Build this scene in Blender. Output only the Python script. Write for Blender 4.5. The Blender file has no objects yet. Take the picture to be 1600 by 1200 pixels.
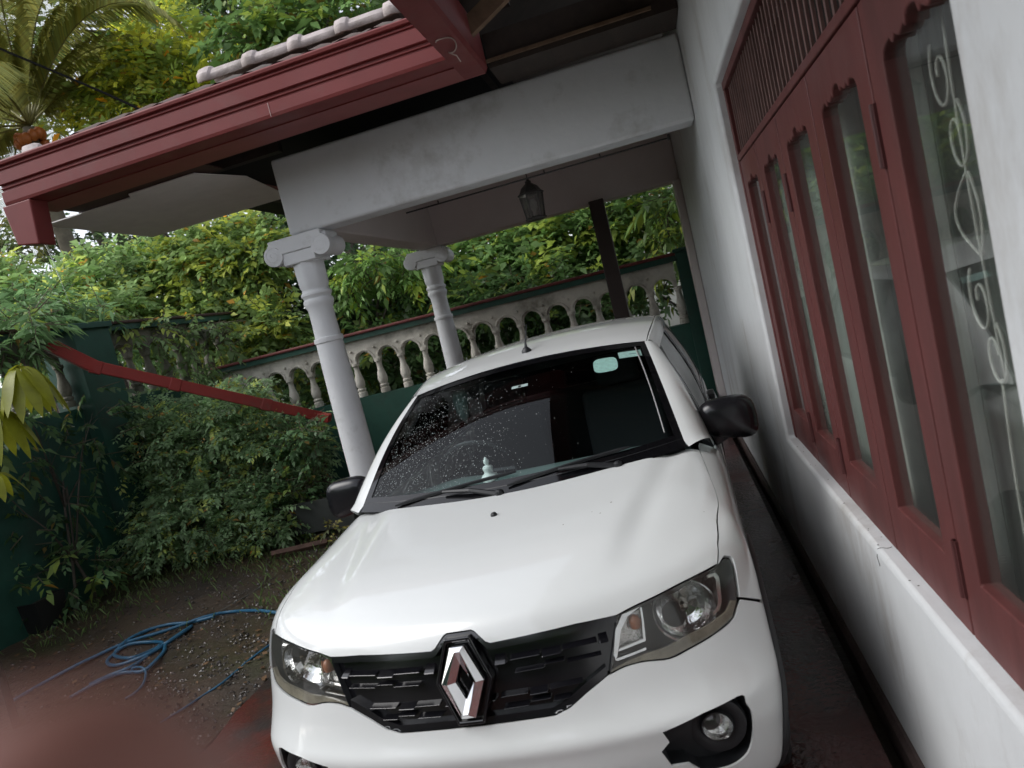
import bpy, bmesh, math, random
import numpy as np
from mathutils import Vector, Matrix
from mathutils.geometry import delaunay_2d_cdt

SC = bpy.context.scene
COL = SC.collection
rnd = random.Random(7)
R = math.radians

# ------------------------------------------------------------------ camera
F_PX = 1124.434          # focal length in pixels of the 1600 px wide photograph
CAM_POS = np.array([0.3955, -1.9241, 1.6306])
def cam_axes(yaw, pitch, roll):
    cy, sy, cp, sp = math.cos(yaw), math.sin(yaw), math.cos(pitch), math.sin(pitch)
    f = np.array([sy*cp, cy*cp, sp]); r = np.array([cy, -sy, 0.0]); u = np.cross(r, f)
    c, s = math.cos(roll), math.sin(roll)
    return np.array([c*r+s*u, -s*r+c*u, f])
CAM_R = cam_axes(R(-12.7415), R(-5.5469), R(-13.7653))
cd = bpy.data.cameras.new('camera'); cam = bpy.data.objects.new('camera', cd); COL.objects.link(cam)
cd.sensor_width = 36.0; cd.lens = F_PX/1600*36.0; cd.clip_start = 0.005; cd.clip_end = 500
m = Matrix.Identity(4)
for i in range(3):
    m[i][0] = CAM_R[0][i]; m[i][1] = CAM_R[1][i]; m[i][2] = -CAM_R[2][i]; m[i][3] = CAM_POS[i]
cam.matrix_world = m
cd.dof.use_dof = True; cd.dof.focus_distance = 3.2; cd.dof.aperture_fstop = 5.2
SC.camera = cam

def ray(px, py):
    return CAM_R.T @ np.array([(px-800)/F_PX, -(py-600)/F_PX, 1.0])
def at(px, py, ax, val):
    d = ray(px, py); k = 'xyz'.index(ax); t = (val-CAM_POS[k])/d[k]
    return Vector(CAM_POS + t*d)
def atd(px, py, depth):
    return Vector(CAM_POS + depth*ray(px, py))

# ------------------------------------------------------------------ light
w = bpy.data.worlds.new('World'); SC.world = w; w.use_nodes = True
nt = w.node_tree; nt.nodes.clear()
sky = nt.nodes.new('ShaderNodeTexSky'); sky.sky_type = 'NISHITA'; sky.sun_disc = False
SUN_EL, SUN_AZ = R(46), R(248)      # azimuth clockwise from +Y
sky.sun_elevation = SUN_EL; sky.sun_rotation = SUN_AZ
sky.air_density = 1.0; sky.dust_density = 1.6; sky.ozone_density = 1.0
hs = nt.nodes.new('ShaderNodeHueSaturation'); hs.inputs['Saturation'].default_value = 0.30
bg = nt.nodes.new('ShaderNodeBackground'); bg.inputs['Strength'].default_value = 0.15
wo = nt.nodes.new('ShaderNodeOutputWorld')
nt.links.new(sky.outputs[0], hs.inputs['Color']); nt.links.new(hs.outputs[0], bg.inputs[0]); nt.links.new(bg.outputs[0], wo.inputs[0])
ld = bpy.data.lights.new('sun', 'SUN'); ld.energy = 0.75; ld.angle = R(40); ld.color = (1.0, 0.995, 0.985)
sun = bpy.data.objects.new('sun', ld); COL.objects.link(sun)
sdir = Vector((math.sin(SUN_AZ)*math.cos(SUN_EL), math.cos(SUN_AZ)*math.cos(SUN_EL), math.sin(SUN_EL)))
sun.rotation_euler = (-sdir).to_track_quat('-Z', 'Y').to_euler(); sun.location = sdir*30
SC.view_settings.view_transform = 'Standard'; SC.view_settings.look = 'None'
SC.view_settings.gamma = 1.0; SC.view_settings.use_curve_mapping = False
SC.view_settings.exposure = 0.92
SC.render.engine = 'CYCLES'
SC.cycles.use_denoising = True
SC.cycles.max_bounces = 8; SC.cycles.transparent_max_bounces = 16
SC.cycles.caustics_reflective = False; SC.cycles.caustics_refractive = False

# ------------------------------------------------------------------ materials
MATS = {}
def mat(name, col, rough=0.6, metal=0.0, var=0.0, vscale=8.0, col2=None, bump=0.0, bscale=60.0, coat=0.0,
        spec=0.5, tint=False, stain=None, stain_scale=2.0, stain_lo=0.5, stain_hi=0.75, aniso=(1, 1, 1), transl=0.0, rvar=0.0, world=False):
    if name in MATS: return MATS[name]
    M = bpy.data.materials.new(name); M.use_nodes = True; T = M.node_tree; N = T.nodes; L = T.links
    P = N['Principled BSDF']
    P.inputs['Base Color'].default_value = (*col, 1); P.inputs['Roughness'].default_value = rough
    P.inputs['Metallic'].default_value = metal; P.inputs['Specular IOR Level'].default_value = spec
    P.inputs['Coat Weight'].default_value = coat; P.inputs['Coat Roughness'].default_value = 0.04
    tc = N.new('ShaderNodeTexCoord'); mp = N.new('ShaderNodeMapping'); mp.inputs['Scale'].default_value = aniso
    L.new((N.new('ShaderNodeNewGeometry').outputs['Position'] if world else tc.outputs['Object']), mp.inputs['Vector'])
    cur = None
    if var > 0 or col2:
        n = N.new('ShaderNodeTexNoise'); n.inputs['Scale'].default_value = vscale; n.inputs['Detail'].default_value = 6
        n.inputs['Roughness'].default_value = 0.62
        L.new(mp.outputs[0], n.inputs['Vector'])
        r = N.new('ShaderNodeValToRGB'); r.color_ramp.elements[0].position = 0.3; r.color_ramp.elements[1].position = 0.72
        c2 = col2 if col2 else tuple(min(1, c*(1+var)) for c in col)
        c1 = col if col2 else tuple(c*(1-var) for c in col)
        r.color_ramp.elements[0].color = (*c1, 1); r.color_ramp.elements[1].color = (*c2, 1)
        L.new(n.outputs['Fac'], r.inputs[0]); cur = r.outputs[0]
    if stain:
        n2 = N.new('ShaderNodeTexNoise'); n2.inputs['Scale'].default_value = stain_scale; n2.inputs['Detail'].default_value = 7
        n2.inputs['Roughness'].default_value = 0.7; L.new(mp.outputs[0], n2.inputs['Vector'])
        r2 = N.new('ShaderNodeMapRange'); r2.inputs['From Min'].default_value = stain_lo; r2.inputs['From Max'].default_value = stain_hi
        L.new(n2.outputs['Fac'], r2.inputs['Value'])
        mx = N.new('ShaderNodeMix'); mx.data_type = 'RGBA'; mx.inputs['B'].default_value = (*stain, 1)
        if cur: L.new(cur, mx.inputs['A'])
        else: mx.inputs['A'].default_value = (*col, 1)
        L.new(r2.outputs[0], mx.inputs['Factor']); cur = mx.outputs['Result']
    if tint:   # per-piece colour variation stored on the mesh
        a = N.new('ShaderNodeAttribute'); a.attribute_name = 'tint'
        mx = N.new('ShaderNodeMix'); mx.data_type = 'RGBA'; mx.blend_type = 'MULTIPLY'; mx.inputs['Factor'].default_value = 1.0
        if cur: L.new(cur, mx.inputs['A'])
        else: mx.inputs['A'].default_value = (*col, 1)
        L.new(a.outputs['Color'], mx.inputs['B']); cur = mx.outputs['Result']
    if cur: L.new(cur, P.inputs['Base Color'])
    if rvar > 0:
        n4 = N.new('ShaderNodeTexNoise'); n4.inputs['Scale'].default_value = vscale*0.7; n4.inputs['Detail'].default_value = 5
        L.new(mp.outputs[0], n4.inputs['Vector'])
        r4 = N.new('ShaderNodeMapRange'); r4.inputs['From Min'].default_value = 0.35; r4.inputs['From Max'].default_value = 0.65
        r4.inputs['To Min'].default_value = max(0.02, rough-rvar); r4.inputs['To Max'].default_value = min(1, rough+rvar)
        L.new(n4.outputs['Fac'], r4.inputs['Value']); L.new(r4.outputs[0], P.inputs['Roughness'])
    if bump > 0:
        n3 = N.new('ShaderNodeTexNoise'); n3.inputs['Scale'].default_value = bscale; n3.inputs['Detail'].default_value = 5
        L.new(tc.outputs['Object'], n3.inputs['Vector'])
        b = N.new('ShaderNodeBump'); b.inputs['Strength'].default_value = bump; b.inputs['Distance'].default_value = 0.01
        L.new(n3.outputs['Fac'], b.inputs['Height']); L.new(b.outputs[0], P.inputs['Normal'])
    if transl > 0:
        out = N['Material Output']; tr = N.new('ShaderNodeBsdfTranslucent'); ms = N.new('ShaderNodeMixShader')
        ms.inputs[0].default_value = transl
        if cur: L.new(cur, tr.inputs['Color'])
        else: tr.inputs['Color'].default_value = (*col, 1)
        L.new(P.outputs[0], ms.inputs[1]); L.new(tr.outputs[0], ms.inputs[2]); L.new(ms.outputs[0], out.inputs['Surface'])
    MATS[name] = M
    return M
def glass_mat(name, tint=(0.8, 0.9, 0.88), rough=0.0, ior=1.5, refl=1.25, opacity=0.0, ocol=(0.5, 0.5, 0.5), bump=0.0, bscale=8):
    """thin clear sheet: lets light straight through, mirrors at grazing angles; opacity adds an even diffuse film"""
    if name in MATS: return MATS[name]
    M = bpy.data.materials.new(name); M.use_nodes = True; T = M.node_tree; N = T.nodes; L = T.links; N.clear()
    out = N.new('ShaderNodeOutputMaterial'); tr = N.new('ShaderNodeBsdfTransparent'); tr.inputs[0].default_value = (*tint, 1)
    gl = N.new('ShaderNodeBsdfGlossy'); gl.inputs['Roughness'].default_value = rough; gl.inputs[0].default_value = (1, 1, 1, 1)
    fr = N.new('ShaderNodeFresnel'); ge = N.new('ShaderNodeNewGeometry'); mi = N.new('ShaderNodeMapRange')
    mi.inputs['To Min'].default_value = ior; mi.inputs['To Max'].default_value = 1.0/ior; L.new(ge.outputs['Backfacing'], mi.inputs['Value']); L.new(mi.outputs[0], fr.inputs[0])   # same sheet from either side
    mul = N.new('ShaderNodeMath'); mul.operation = 'MULTIPLY'; mul.inputs[1].default_value = refl; mul.use_clamp = True
    L.new(fr.outputs[0], mul.inputs[0])
    ms = N.new('ShaderNodeMixShader'); L.new(mul.outputs[0], ms.inputs[0]); L.new(tr.outputs[0], ms.inputs[1]); L.new(gl.outputs[0], ms.inputs[2])
    last = ms
    if bump:
        tc = N.new('ShaderNodeTexCoord'); n = N.new('ShaderNodeTexNoise'); n.inputs['Scale'].default_value = bscale
        L.new(tc.outputs['Object'], n.inputs['Vector']); b = N.new('ShaderNodeBump'); b.inputs['Strength'].default_value = bump
        b.inputs['Distance'].default_value = 0.01
        L.new(n.outputs['Fac'], b.inputs['Height']); L.new(b.outputs[0], gl.inputs['Normal'])
    if opacity > 0:  # even diffuse tone mixed over the clear sheet
        df = N.new('ShaderNodeBsdfDiffuse'); df.inputs[0].default_value = (*ocol, 1)
        m2 = N.new('ShaderNodeMixShader'); m2.inputs[0].default_value = opacity
        L.new(ms.outputs[0], m2.inputs[1]); L.new(df.outputs[0], m2.inputs[2]); last = m2
    L.new(last.outputs[0], out.inputs['Surface'])
    MATS[name] = M
    return M

# ------------------------------------------------------------------ objects
def empty(name, loc=(0, 0, 0), label=None, cat=None, group=None, kind=None):
    o = bpy.data.objects.new(name, None); COL.objects.link(o); o.location = loc; o.empty_display_size = 0.1
    return tag(o, label, cat, group, kind)
def tag(o, label=None, cat=None, group=None, kind=None):
    if label: o['label'] = label
    if cat: o['category'] = cat
    if group: o['group'] = group
    if kind: o['kind'] = kind
    return o
def origin_of(p):
    v = Vector((0, 0, 0))
    while p is not None:
        v += Vector(p.location); p = p.parent
    return v
class MB:
    """collects faces of ONE mesh object (world coordinates)"""
    def __init__(s): s.v = []; s.f = []
    def add(s, vs, fs):
        k = len(s.v); s.v += [tuple(x) for x in vs]; s.f += [tuple(i+k for i in f) for f in fs]; return s
    def box(s, a, b, rot=None, c=None):
        (x0, y0, z0), (x1, y1, z1) = a, b
        vs = [Vector(p) for p in ((x0,y0,z0),(x1,y0,z0),(x1,y1,z0),(x0,y1,z0),(x0,y0,z1),(x1,y0,z1),(x1,y1,z1),(x0,y1,z1))]
        if rot is not None:
            c = Vector(c) if c is not None else (Vector(a)+Vector(b))/2
            vs = [rot @ (p-c) + c for p in vs]
        return s.add(vs, [(0,3,2,1),(4,5,6,7),(0,1,5,4),(1,2,6,5),(2,3,7,6),(3,0,4,7)])
    def prism(s, poly, ax, a, b):
        """poly in the two other axes (cyclic order), extruded along axis ax from a to b"""
        def P(p, t):
            return {'x': (t, p[0], p[1]), 'y': (p[0], t, p[1]), 'z': (p[0], p[1], t)}[ax]
        n = len(poly)
        vs = [P(p, a) for p in poly] + [P(p, b) for p in poly]
        return s.add(vs, [tuple(range(n))[::-1], tuple(range(n, 2*n))] + [(i, (i+1) % n, n+(i+1) % n, n+i) for i in range(n)])
    def tube(s, path, rad, n=8, cap=True):
        path = [Vector(p) for p in path]; m_ = len(path)
        if not hasattr(rad, '__len__'): rad = [rad]*m_
        vs = []; fs = []
        up = Vector((0, 0, 1)); prev = None
        for i, p in enumerate(path):
            d = (path[min(i+1, m_-1)]-path[max(i-1, 0)])
            d = d.normalized() if d.length > 1e-9 else Vector((0, 0, 1))
            if prev is None:
                a = d.cross(up if abs(d.z) < 0.9 else Vector((1, 0, 0))).normalized()
            else:
                a = (prev - d*prev.dot(d))
                a = a.normalized() if a.length > 1e-6 else d.orthogonal().normalized()
            prev = a; b = d.cross(a)
            for k in range(n):
                t = 2*math.pi*k/n
                vs.append(p + (a*math.cos(t)+b*math.sin(t))*rad[i])
        for i in range(m_-1):
            for k in range(n):
                fs.append((i*n+k, i*n+(k+1) % n, (i+1)*n+(k+1) % n, (i+1)*n+k))
        if cap: fs += [tuple(range(n))[::-1], tuple(range((m_-1)*n, m_*n))]
        return s.add(vs, fs)
    def lathe(s, prof, c=(0, 0, 0), n=20, ax='z', rot=None):
        vs = []; fs = []; c = Vector(c)
        for r_, z in prof:
            for k in range(n):
                t = 2*math.pi*k/n; p = Vector((r_*math.cos(t), r_*math.sin(t), z))
                if ax == 'y': p = Vector((p.x, p.z, -p.y))
                if ax == 'x': p = Vector((p.z, p.y, -p.x))
                if rot is not None: p = rot @ p
                vs.append(p+c)
        m_ = len(prof)
        for i in range(m_-1):
            for k in range(n): fs.append((i*n+k, i*n+(k+1) % n, (i+1)*n+(k+1) % n, (i+1)*n+k))
        fs += [tuple(range(n))[::-1], tuple(range((m_-1)*n, m_*n))]
        return s.add(vs, fs)
    def grid(s, P):
        """P[i][j] points"""
        a = len(P); b = len(P[0])
        return s.add([p for row in P for p in row], [(i*b+j, i*b+j+1, (i+1)*b+j+1, (i+1)*b+j) for i in range(a-1) for j in range(b-1)])
    def build(s, name, M, parent=None, smooth=False, bevel=0.0, seg=2, angle=40, merge=False, local=False):
        me = bpy.data.meshes.new(name)
        o0 = origin_of(parent) if (parent is not None and not local) else Vector((0, 0, 0))
        me.from_pydata([(p[0]-o0.x, p[1]-o0.y, p[2]-o0.z) for p in s.v], [], s.f)
        if merge:
            bm = bmesh.new(); bm.from_mesh(me); bmesh.ops.remove_doubles(bm, verts=bm.verts, dist=1e-5)
            bmesh.ops.recalc_face_normals(bm, faces=bm.faces); bm.to_mesh(me); bm.free()
        me.materials.append(M)
        o = bpy.data.objects.new(name, me); COL.objects.link(o)
        if parent is not None: o.parent = parent
        if smooth:
            me.polygons.foreach_set('use_smooth', [True]*len(me.polygons))
            if smooth is not True: set_sharp(me, smooth)
        if bevel > 0:
            b = o.modifiers.new('bevel', 'BEVEL'); b.width = bevel; b.segments = seg; b.limit_method = 'ANGLE'; b.angle_limit = R(angle)
        return o
def set_sharp(me, deg):
    bm = bmesh.new(); bm.from_mesh(me); c = R(deg)
    for e in bm.edges:
        if len(e.link_faces) == 2:
            if e.calc_face_angle(0) > c: e.smooth = False
    bm.to_mesh(me); bm.free()
def clone(o, parent, loc=None):
    c = o.copy(); COL.objects.link(c); c.parent = parent
    if loc is not None: c.location = loc
    return c
def shade_angle(o, deg=35):
    me = o.data; me.polygons.foreach_set('use_smooth', [True]*len(me.polygons)); set_sharp(me, deg); return o

# palette
PLASTER = mat('white_plaster', (0.62, 0.63, 0.64), 0.75, var=0.05, vscale=3, bump=0.25, bscale=18, stain=(0.30, 0.29, 0.26), stain_lo=0.52, stain_hi=0.86, stain_scale=2.4)
PLASTER_COL = mat('white_column_paint', (0.70, 0.71, 0.72), 0.7, var=0.04, vscale=6, bump=0.2, bscale=25, stain=(0.40, 0.40, 0.37), stain_lo=0.57, stain_hi=0.88, stain_scale=5)
PLASTER_IN = mat('pinkish_ceiling_paint', (0.66, 0.60, 0.58), 0.8, var=0.05, vscale=2)
RED = mat('red_oxide_paint', (0.25, 0.060, 0.055), 0.45, var=0.12, vscale=6, bump=0.05, bscale=40)
RED_GUT = mat('red_gutter_plastic', (0.185, 0.038, 0.036), 0.48, spec=0.3, var=0.08, vscale=4, stain=(0.17, 0.06, 0.055), stain_lo=0.5, stain_hi=0.8, stain_scale=3, bump=0.04, bscale=5, rvar=0.1)
RED_WOOD = mat('red_window_paint', (0.120, 0.038, 0.036), 0.48, spec=0.3, var=0.16, vscale=5, stain=(0.075, 0.032, 0.030), stain_lo=0.5, stain_hi=0.75, stain_scale=3.5, rvar=0.12, bump=0.06, bscale=30, aniso=(1, 1, 0.2))
GREEN = mat('dark_green_paint', (0.016, 0.075, 0.052), 0.6, var=0.25, vscale=4, bump=0.15, bscale=25, stain=(0.02, 0.03, 0.022), stain_lo=0.5, stain_hi=0.75)
DARKWOOD = mat('dark_wood', (0.035, 0.024, 0.018), 0.7, var=0.35, vscale=9, aniso=(1, 0.15, 1), bump=0.2)
BROWNWOOD = mat('weathered_wood', (0.16, 0.10, 0.06), 0.7, var=0.35, vscale=10, aniso=(1, 0.15, 1), bump=0.2)
BLACKMETAL = mat('dark_metal', (0.018, 0.015, 0.013), 0.5, var=0.3, vscale=20)
# ================================================================== ground
SLOPE = 0.0167                      # the driveway falls gently away from the house
def slab_z(x): return (x+0.295)*SLOPE
DIRT = mat('wet_dirt', (0.028, 0.021, 0.016), 0.5, col2=(0.082, 0.054, 0.032), vscale=1.6, bump=1.0, bscale=26, stain=(0.040, 0.042, 0.014), stain_lo=0.52, stain_hi=0.68, stain_scale=0.9, rvar=0.2)
g = MB()
n = 40
xs = np.concatenate([[-150, -40], np.linspace(-12, -2.1, 67), [0.77, 1.2, 40, 150]]); ys = np.concatenate([[-150, -30], np.linspace(-4, 9, 88), [40, 150]])
rs = np.random.RandomState(3)
def gz(x, y):
    if x > -2.13 or x < -12.1 or y < -4.1 or y > 9.1: return -0.08
    k = min(1, (-2.1-x)/0.25)
    return -0.065 + k*(0.02*math.sin(x*2.1+y*1.3)+0.012*math.sin(x*6.1-y*4.7)+0.008*math.sin(x*13+y*17)) + 0.10*max(0, min(1, (-x-3.6)/2.0))
def dirt_z(x, y): return gz(x, y)
g.grid([[(x, y, gz(x, y)) for x in xs] for y in ys])
tag(g.build('ground', DIRT, smooth=True), kind='structure')
CEMENT = mat('red_cement_floor', (0.115, 0.022, 0.018), 0.18, col2=(0.055, 0.024, 0.022), vscale=2.2, bump=0.35, bscale=45, stain=(0.030, 0.027, 0.028), stain_lo=0.47, stain_hi=0.60, stain_scale=1.1, rvar=0.2, spec=0.7)
d = MB()
xx = np.linspace(-2.12, 0.77, 24); yy = np.linspace(-9, 6.0, 60)
d.grid([[(x + (0.02*math.sin(y*3.1)+0.015*math.sin(y*9) if x < -2.1 else 0), y, slab_z(x)) for x in xx] for y in yy])
d.add([(0.77, -9, slab_z(.77)), (0.77, 6, slab_z(.77)), (0.77, 6, -0.078), (0.77, -9, -0.078)], [(0, 1, 2, 3)])
d.add([(-2.12, -9, slab_z(-2.12)), (-2.12, 6, slab_z(-2.12)), (-2.14, 6, -0.2), (-2.14, -9, -0.2)], [(3, 2, 1, 0)])
tag(d.build('driveway', CEMENT), kind='structure')

# ================================================================== house
XW = 0.85; WY0, WY1, WZ0, WZ1 = -0.79, 1.76, 0.70, 2.44
house = empty('house', (XW, 0, 0), 'white plastered house wall with long red framed window under dark eaves', 'house')
hw = MB()
Y = [-7, WY0, WY1, 5.86]; Z = [-0.1, WZ0, WZ1, 3.42]
for i in range(3):
    for k in range(3):
        if i == 1 and k == 1: continue
        hw.add([(XW, Y[i], Z[k]), (XW, Y[i], Z[k+1]), (XW, Y[i+1], Z[k+1]), (XW, Y[i+1], Z[k])], [(0, 1, 2, 3)])
XR = 1.05
def rv(a, b):
    hw.add([(XW, *a), (XW, *b), (XR, *b), (XR, *a)], [(0, 1, 2, 3)])
rv((WY0, WZ0), (WY1, WZ0)); rv((WY1, WZ0), (WY1, WZ1)); rv((WY1, WZ1), (WY0, WZ1)); rv((WY0, WZ1), (WY0, WZ0))
hw.add([(XW, 5.86, -0.1), (XW, 5.86, 3.42), (6, 5.86, 3.42), (6, 5.86, -0.1)], [(0, 1, 2, 3)])
hw.add([(XW, -7, -0.1), (XW, -7, 3.42), (6, -7, 3.42), (6, -7, -0.1)], [(3, 2, 1, 0)])
PLASTER_W = mat('house_wall_paint', (0.66, 0.68, 0.69), 0.72, var=0.07, vscale=2.5, bump=0.5, bscale=9, stain=(0.34, 0.31, 0.27), stain_lo=0.54, stain_hi=0.84, stain_scale=2.0, aniso=(1, 1.2, 0.5))
hw.build('wall', PLASTER_W, house, merge=True, smooth=35, bevel=0.016, seg=3)
pl = MB(); pl.prism([(0.825, -0.09), (0.825, 0.03), (0.838, 0.05), (0.849, 0.05), (0.849, -0.09)], 'y', -7, 5.84)
pl.build('plinth', mat('plinth_cement', (0.10, 0.07, 0.065), 0.6, var=0.3, vscale=6, bump=0.4), house)
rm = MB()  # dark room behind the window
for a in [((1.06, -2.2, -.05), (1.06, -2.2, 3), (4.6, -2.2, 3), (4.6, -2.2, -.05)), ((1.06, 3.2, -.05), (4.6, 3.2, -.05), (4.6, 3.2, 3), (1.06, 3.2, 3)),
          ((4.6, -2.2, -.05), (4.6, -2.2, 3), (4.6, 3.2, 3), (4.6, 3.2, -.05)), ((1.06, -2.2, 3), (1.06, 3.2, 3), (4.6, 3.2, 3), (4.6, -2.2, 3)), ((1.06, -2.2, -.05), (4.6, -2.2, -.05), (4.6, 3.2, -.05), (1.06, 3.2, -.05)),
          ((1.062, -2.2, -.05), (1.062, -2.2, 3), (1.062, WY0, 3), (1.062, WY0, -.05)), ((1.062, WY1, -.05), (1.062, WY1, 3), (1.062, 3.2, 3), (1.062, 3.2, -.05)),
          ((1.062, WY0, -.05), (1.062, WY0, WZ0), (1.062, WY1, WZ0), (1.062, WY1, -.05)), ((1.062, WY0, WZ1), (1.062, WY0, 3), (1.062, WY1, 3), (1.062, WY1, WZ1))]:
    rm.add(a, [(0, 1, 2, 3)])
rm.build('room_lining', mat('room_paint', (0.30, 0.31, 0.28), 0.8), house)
pi = MB(); pi.box((0.775, 5.62, -0.08), (0.848, 5.90, 2.518))
pi.build('pilaster', PLASTER_IN, house, bevel=0.012)

# ---- window: fixed frame, five sashes, slatted vent above
XF = 0.895                          # outer face of the sashes
ZB, ZS, ZT = 0.705, 2.065, 2.40     # sill, transom, top of the vent
fr = MB()
fr.box((XF-0.004, WY0-0.02, ZS), (XF+0.075, WY1-0.002, ZS+0.028)); fr.box((XF-0.006, WY0-0.02, ZT), (XF+0.075, WY1-0.002, WZ1-0.002))
fr.box((XF-0.004, WY1-0.035, ZB), (XF+0.075, WY1-0.002, ZS)); fr.box((XF-0.004, WY1-0.035, ZS+0.028), (XF+0.075, WY1-0.002, ZT))
fr.build('window_frame', RED_WOOD, house, bevel=0.004)
GLASS_W = glass_mat('window_glass', (0.90, 0.93, 0.91), refl=0.8, opacity=0.03, ocol=(0.45, 0.46, 0.44), bump=0.03, bscale=3)
HINGE = mat('hinge_paint', (0.07, 0.02, 0.02), 0.5)
yb = [1.722, 1.225, 0.725, 0.225, -0.285, -0.80]
def top_curve(y0, y1, zt, drop):
    """scalloped upper edge of a pane opening, from y0 to y1 (list of (y,z))"""
    u = np.linspace(0, 1, 41); out = []
    for q in u:
        e = abs(2*q-1)                                   # 0 centre, 1 side
        if e < 0.16: z = zt+0.004-0.25*e*e
        elif e < 0.24: z = zt-0.022
        elif e < 0.60: z = zt-0.012-0.012*(0.5-0.5*math.cos((e-0.24)/0.36*2*math.pi))
        elif e < 0.68: z = zt-0.026
        else: z = zt-0.014-drop*(1-math.sqrt(max(0, 1-((e-0.68)/0.32)**2)))
        out.append((y0+(y1-y0)*q, z))
    return out
for i in range(5):
    y1, y0 = yb[i]-0.004, yb[i+1]+0.004
    st, zb, zt = 0.088, 0.865, 1.965
    s = MB(); xo, xi = XF, XF+0.042
    inner = [(y0+st, zb)] + [(a, b) for a, b in top_curve(y0+st, y1-st, zt, 0.028)] + [(y1-st, zb)]
    outer = [(y0, ZB)] + [(y0+st+(y1-y0-2*st)*q, ZS-0.004) for q in np.linspace(0, 1, 41)] + [(y1, ZB)]
    outer[1] = (y0, ZS-0.004); outer[-2] = (y1, ZS-0.004)
    nI = len(inner); V = [(xo, *p) for p in outer]+[(xo, *p) for p in inner]+[(xi, *p) for p in outer]+[(xi, *p) for p in inner]
    Fs = []
    for k in range(nI):
        k2 = (k+1) % nI
        Fs += [(k, k2, nI+k2, nI+k), (2*nI+k2, 2*nI+k, 3*nI+k, 3*nI+k2), (nI+k, nI+k2, 3*nI+k2, 3*nI+k), (k2, k, 2*nI+k, 2*nI+k2)]
    s.add(V, Fs)
    so = s.build('window_sash', RED_WOOD, house, merge=True, bevel=0.005, angle=30)
    p = MB(); p.box((xi-0.022, y0+st-0.012, zb-0.012), (xi-0.017, y1-st+0.012, zt+0.004)); p.build('pane', GLASS_W, so)
    if i in (1, 2, 4):
        for zc in (0.865, 1.80):
            hg = MB(); hg.box((XF-0.006, y1-0.006, zc-0.065), (XF+0.0, y1+0.014, zc+0.065)); hg.tube([(XF-0.006, y1+0.004, zc-0.065), (XF-0.006, y1+0.004, zc+0.065)], 0.006, 8)
            hg.build('hinge', HINGE, so)
# vent slats: upright sticks, individually tilted
for k in range(42):
    y = WY1-0.07-k*0.0595
    s = MB(); w_ = 0.013+0.004*rnd.random(); tl = 0.012*(rnd.random()-0.5)
    s.box((XF+0.012, y-w_*0.5, ZS+0.02), (XF+0.020, y+w_*0.5, ZT+0.01), Matrix.Rotation(tl+0.05, 3, 'X'))
    s.build('vent_slat', mat('slat_wood', (0.15, 0.085, 0.075), 0.6, var=0.3, vscale=10), house)
vb = MB(); vb.box((XF+0.10, WY0, ZS), (XF+0.105, WY1, ZT)); vb.build('vent_backing', mat('vent_dark', (0.012, 0.010, 0.010), 0.9), house)  # solid near-black sheet behind the slats
# curtain and bent-iron burglar bars behind the panes
def curtain(y0, y1, z0, z1, x, amp, per, M, name, label=None):
    c = MB(); ny = int((y1-y0)/0.012)+2; zz = [z0, (z0*2+z1)/3, (z0+2*z1)/3, z1]
    c.grid([[(x+amp*math.sin((y0+(y1-y0)*j/(ny-1))*per+0.3*math.sin(z*3)), y0+(y1-y0)*j/(ny-1), z) for j in range(ny)] for z in zz])
    o = c.build(name, M, house, smooth=True); return o
CURT = mat('grey_curtain', (0.70, 0.70, 0.66), 0.85, var=0.12, vscale=14, transl=0.3)
NET = mat('net_curtain', (0.50, 0.54, 0.50), 0.9, var=0.18, vscale=9, transl=0.25, aniso=(1, 6, 0.4))
curtain(-0.80, 1.75, 0.60, 2.05, 1.03, 0.010, 31, NET, 'net_curtain')
curtain(-0.80, -0.56, 0.62, 2.05, 1.008, 0.012, 46, CURT, 'curtain')
curtain(-0.24, -0.06, 0.62, 2.05, 1.008, 0.012, 52, CURT, 'curtain')
curtain(0.26, 0.42, 0.62, 2.05, 1.008, 0.012, 52, CURT, 'curtain')
IRON = mat('white_bent_iron', (0.50, 0.47, 0.45), 0.5, var=0.1)
def scroll(yc, zc, s_, flip, nm='grille_scroll'):
    pts = []
    for k in range(26):
        t = k/25*1.55*math.pi*1.5; r_ = 0.022+0.062*(k/25)
        pts.append((0.962, yc+flip*r_*0.62*math.cos(t)*s_, zc+r_*math.sin(t)*s_))
    g_ = MB(); g_.tube(pts, 0.0034, 6); g_.build(nm, IRON, house, smooth=True)
def cbar(yc, z0, z1, bow, nm='grille_bar'):
    g_ = MB(); g_.tube([(0.962, yc+bow*math.sin(math.pi*k/12), z0+(z1-z0)*k/12) for k in range(13)], 0.0030, 6); g_.build(nm, IRON, house, smooth=True)
for yc in (-0.455,):
    for zc, fl in ((1.86, 1), (1.745, -1), (1.445, 1), (1.345, -1)): scroll(yc+0.012*fl, zc, 0.85, fl)
    cbar(yc-0.02, 1.53, 1.68, 0.075); cbar(yc-0.03, 1.53, 1.68, -0.02); cbar(yc-0.02, 0.72, 1.30, 0.02); cbar(yc-0.035, 1.30, 1.98, 0.012)
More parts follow.
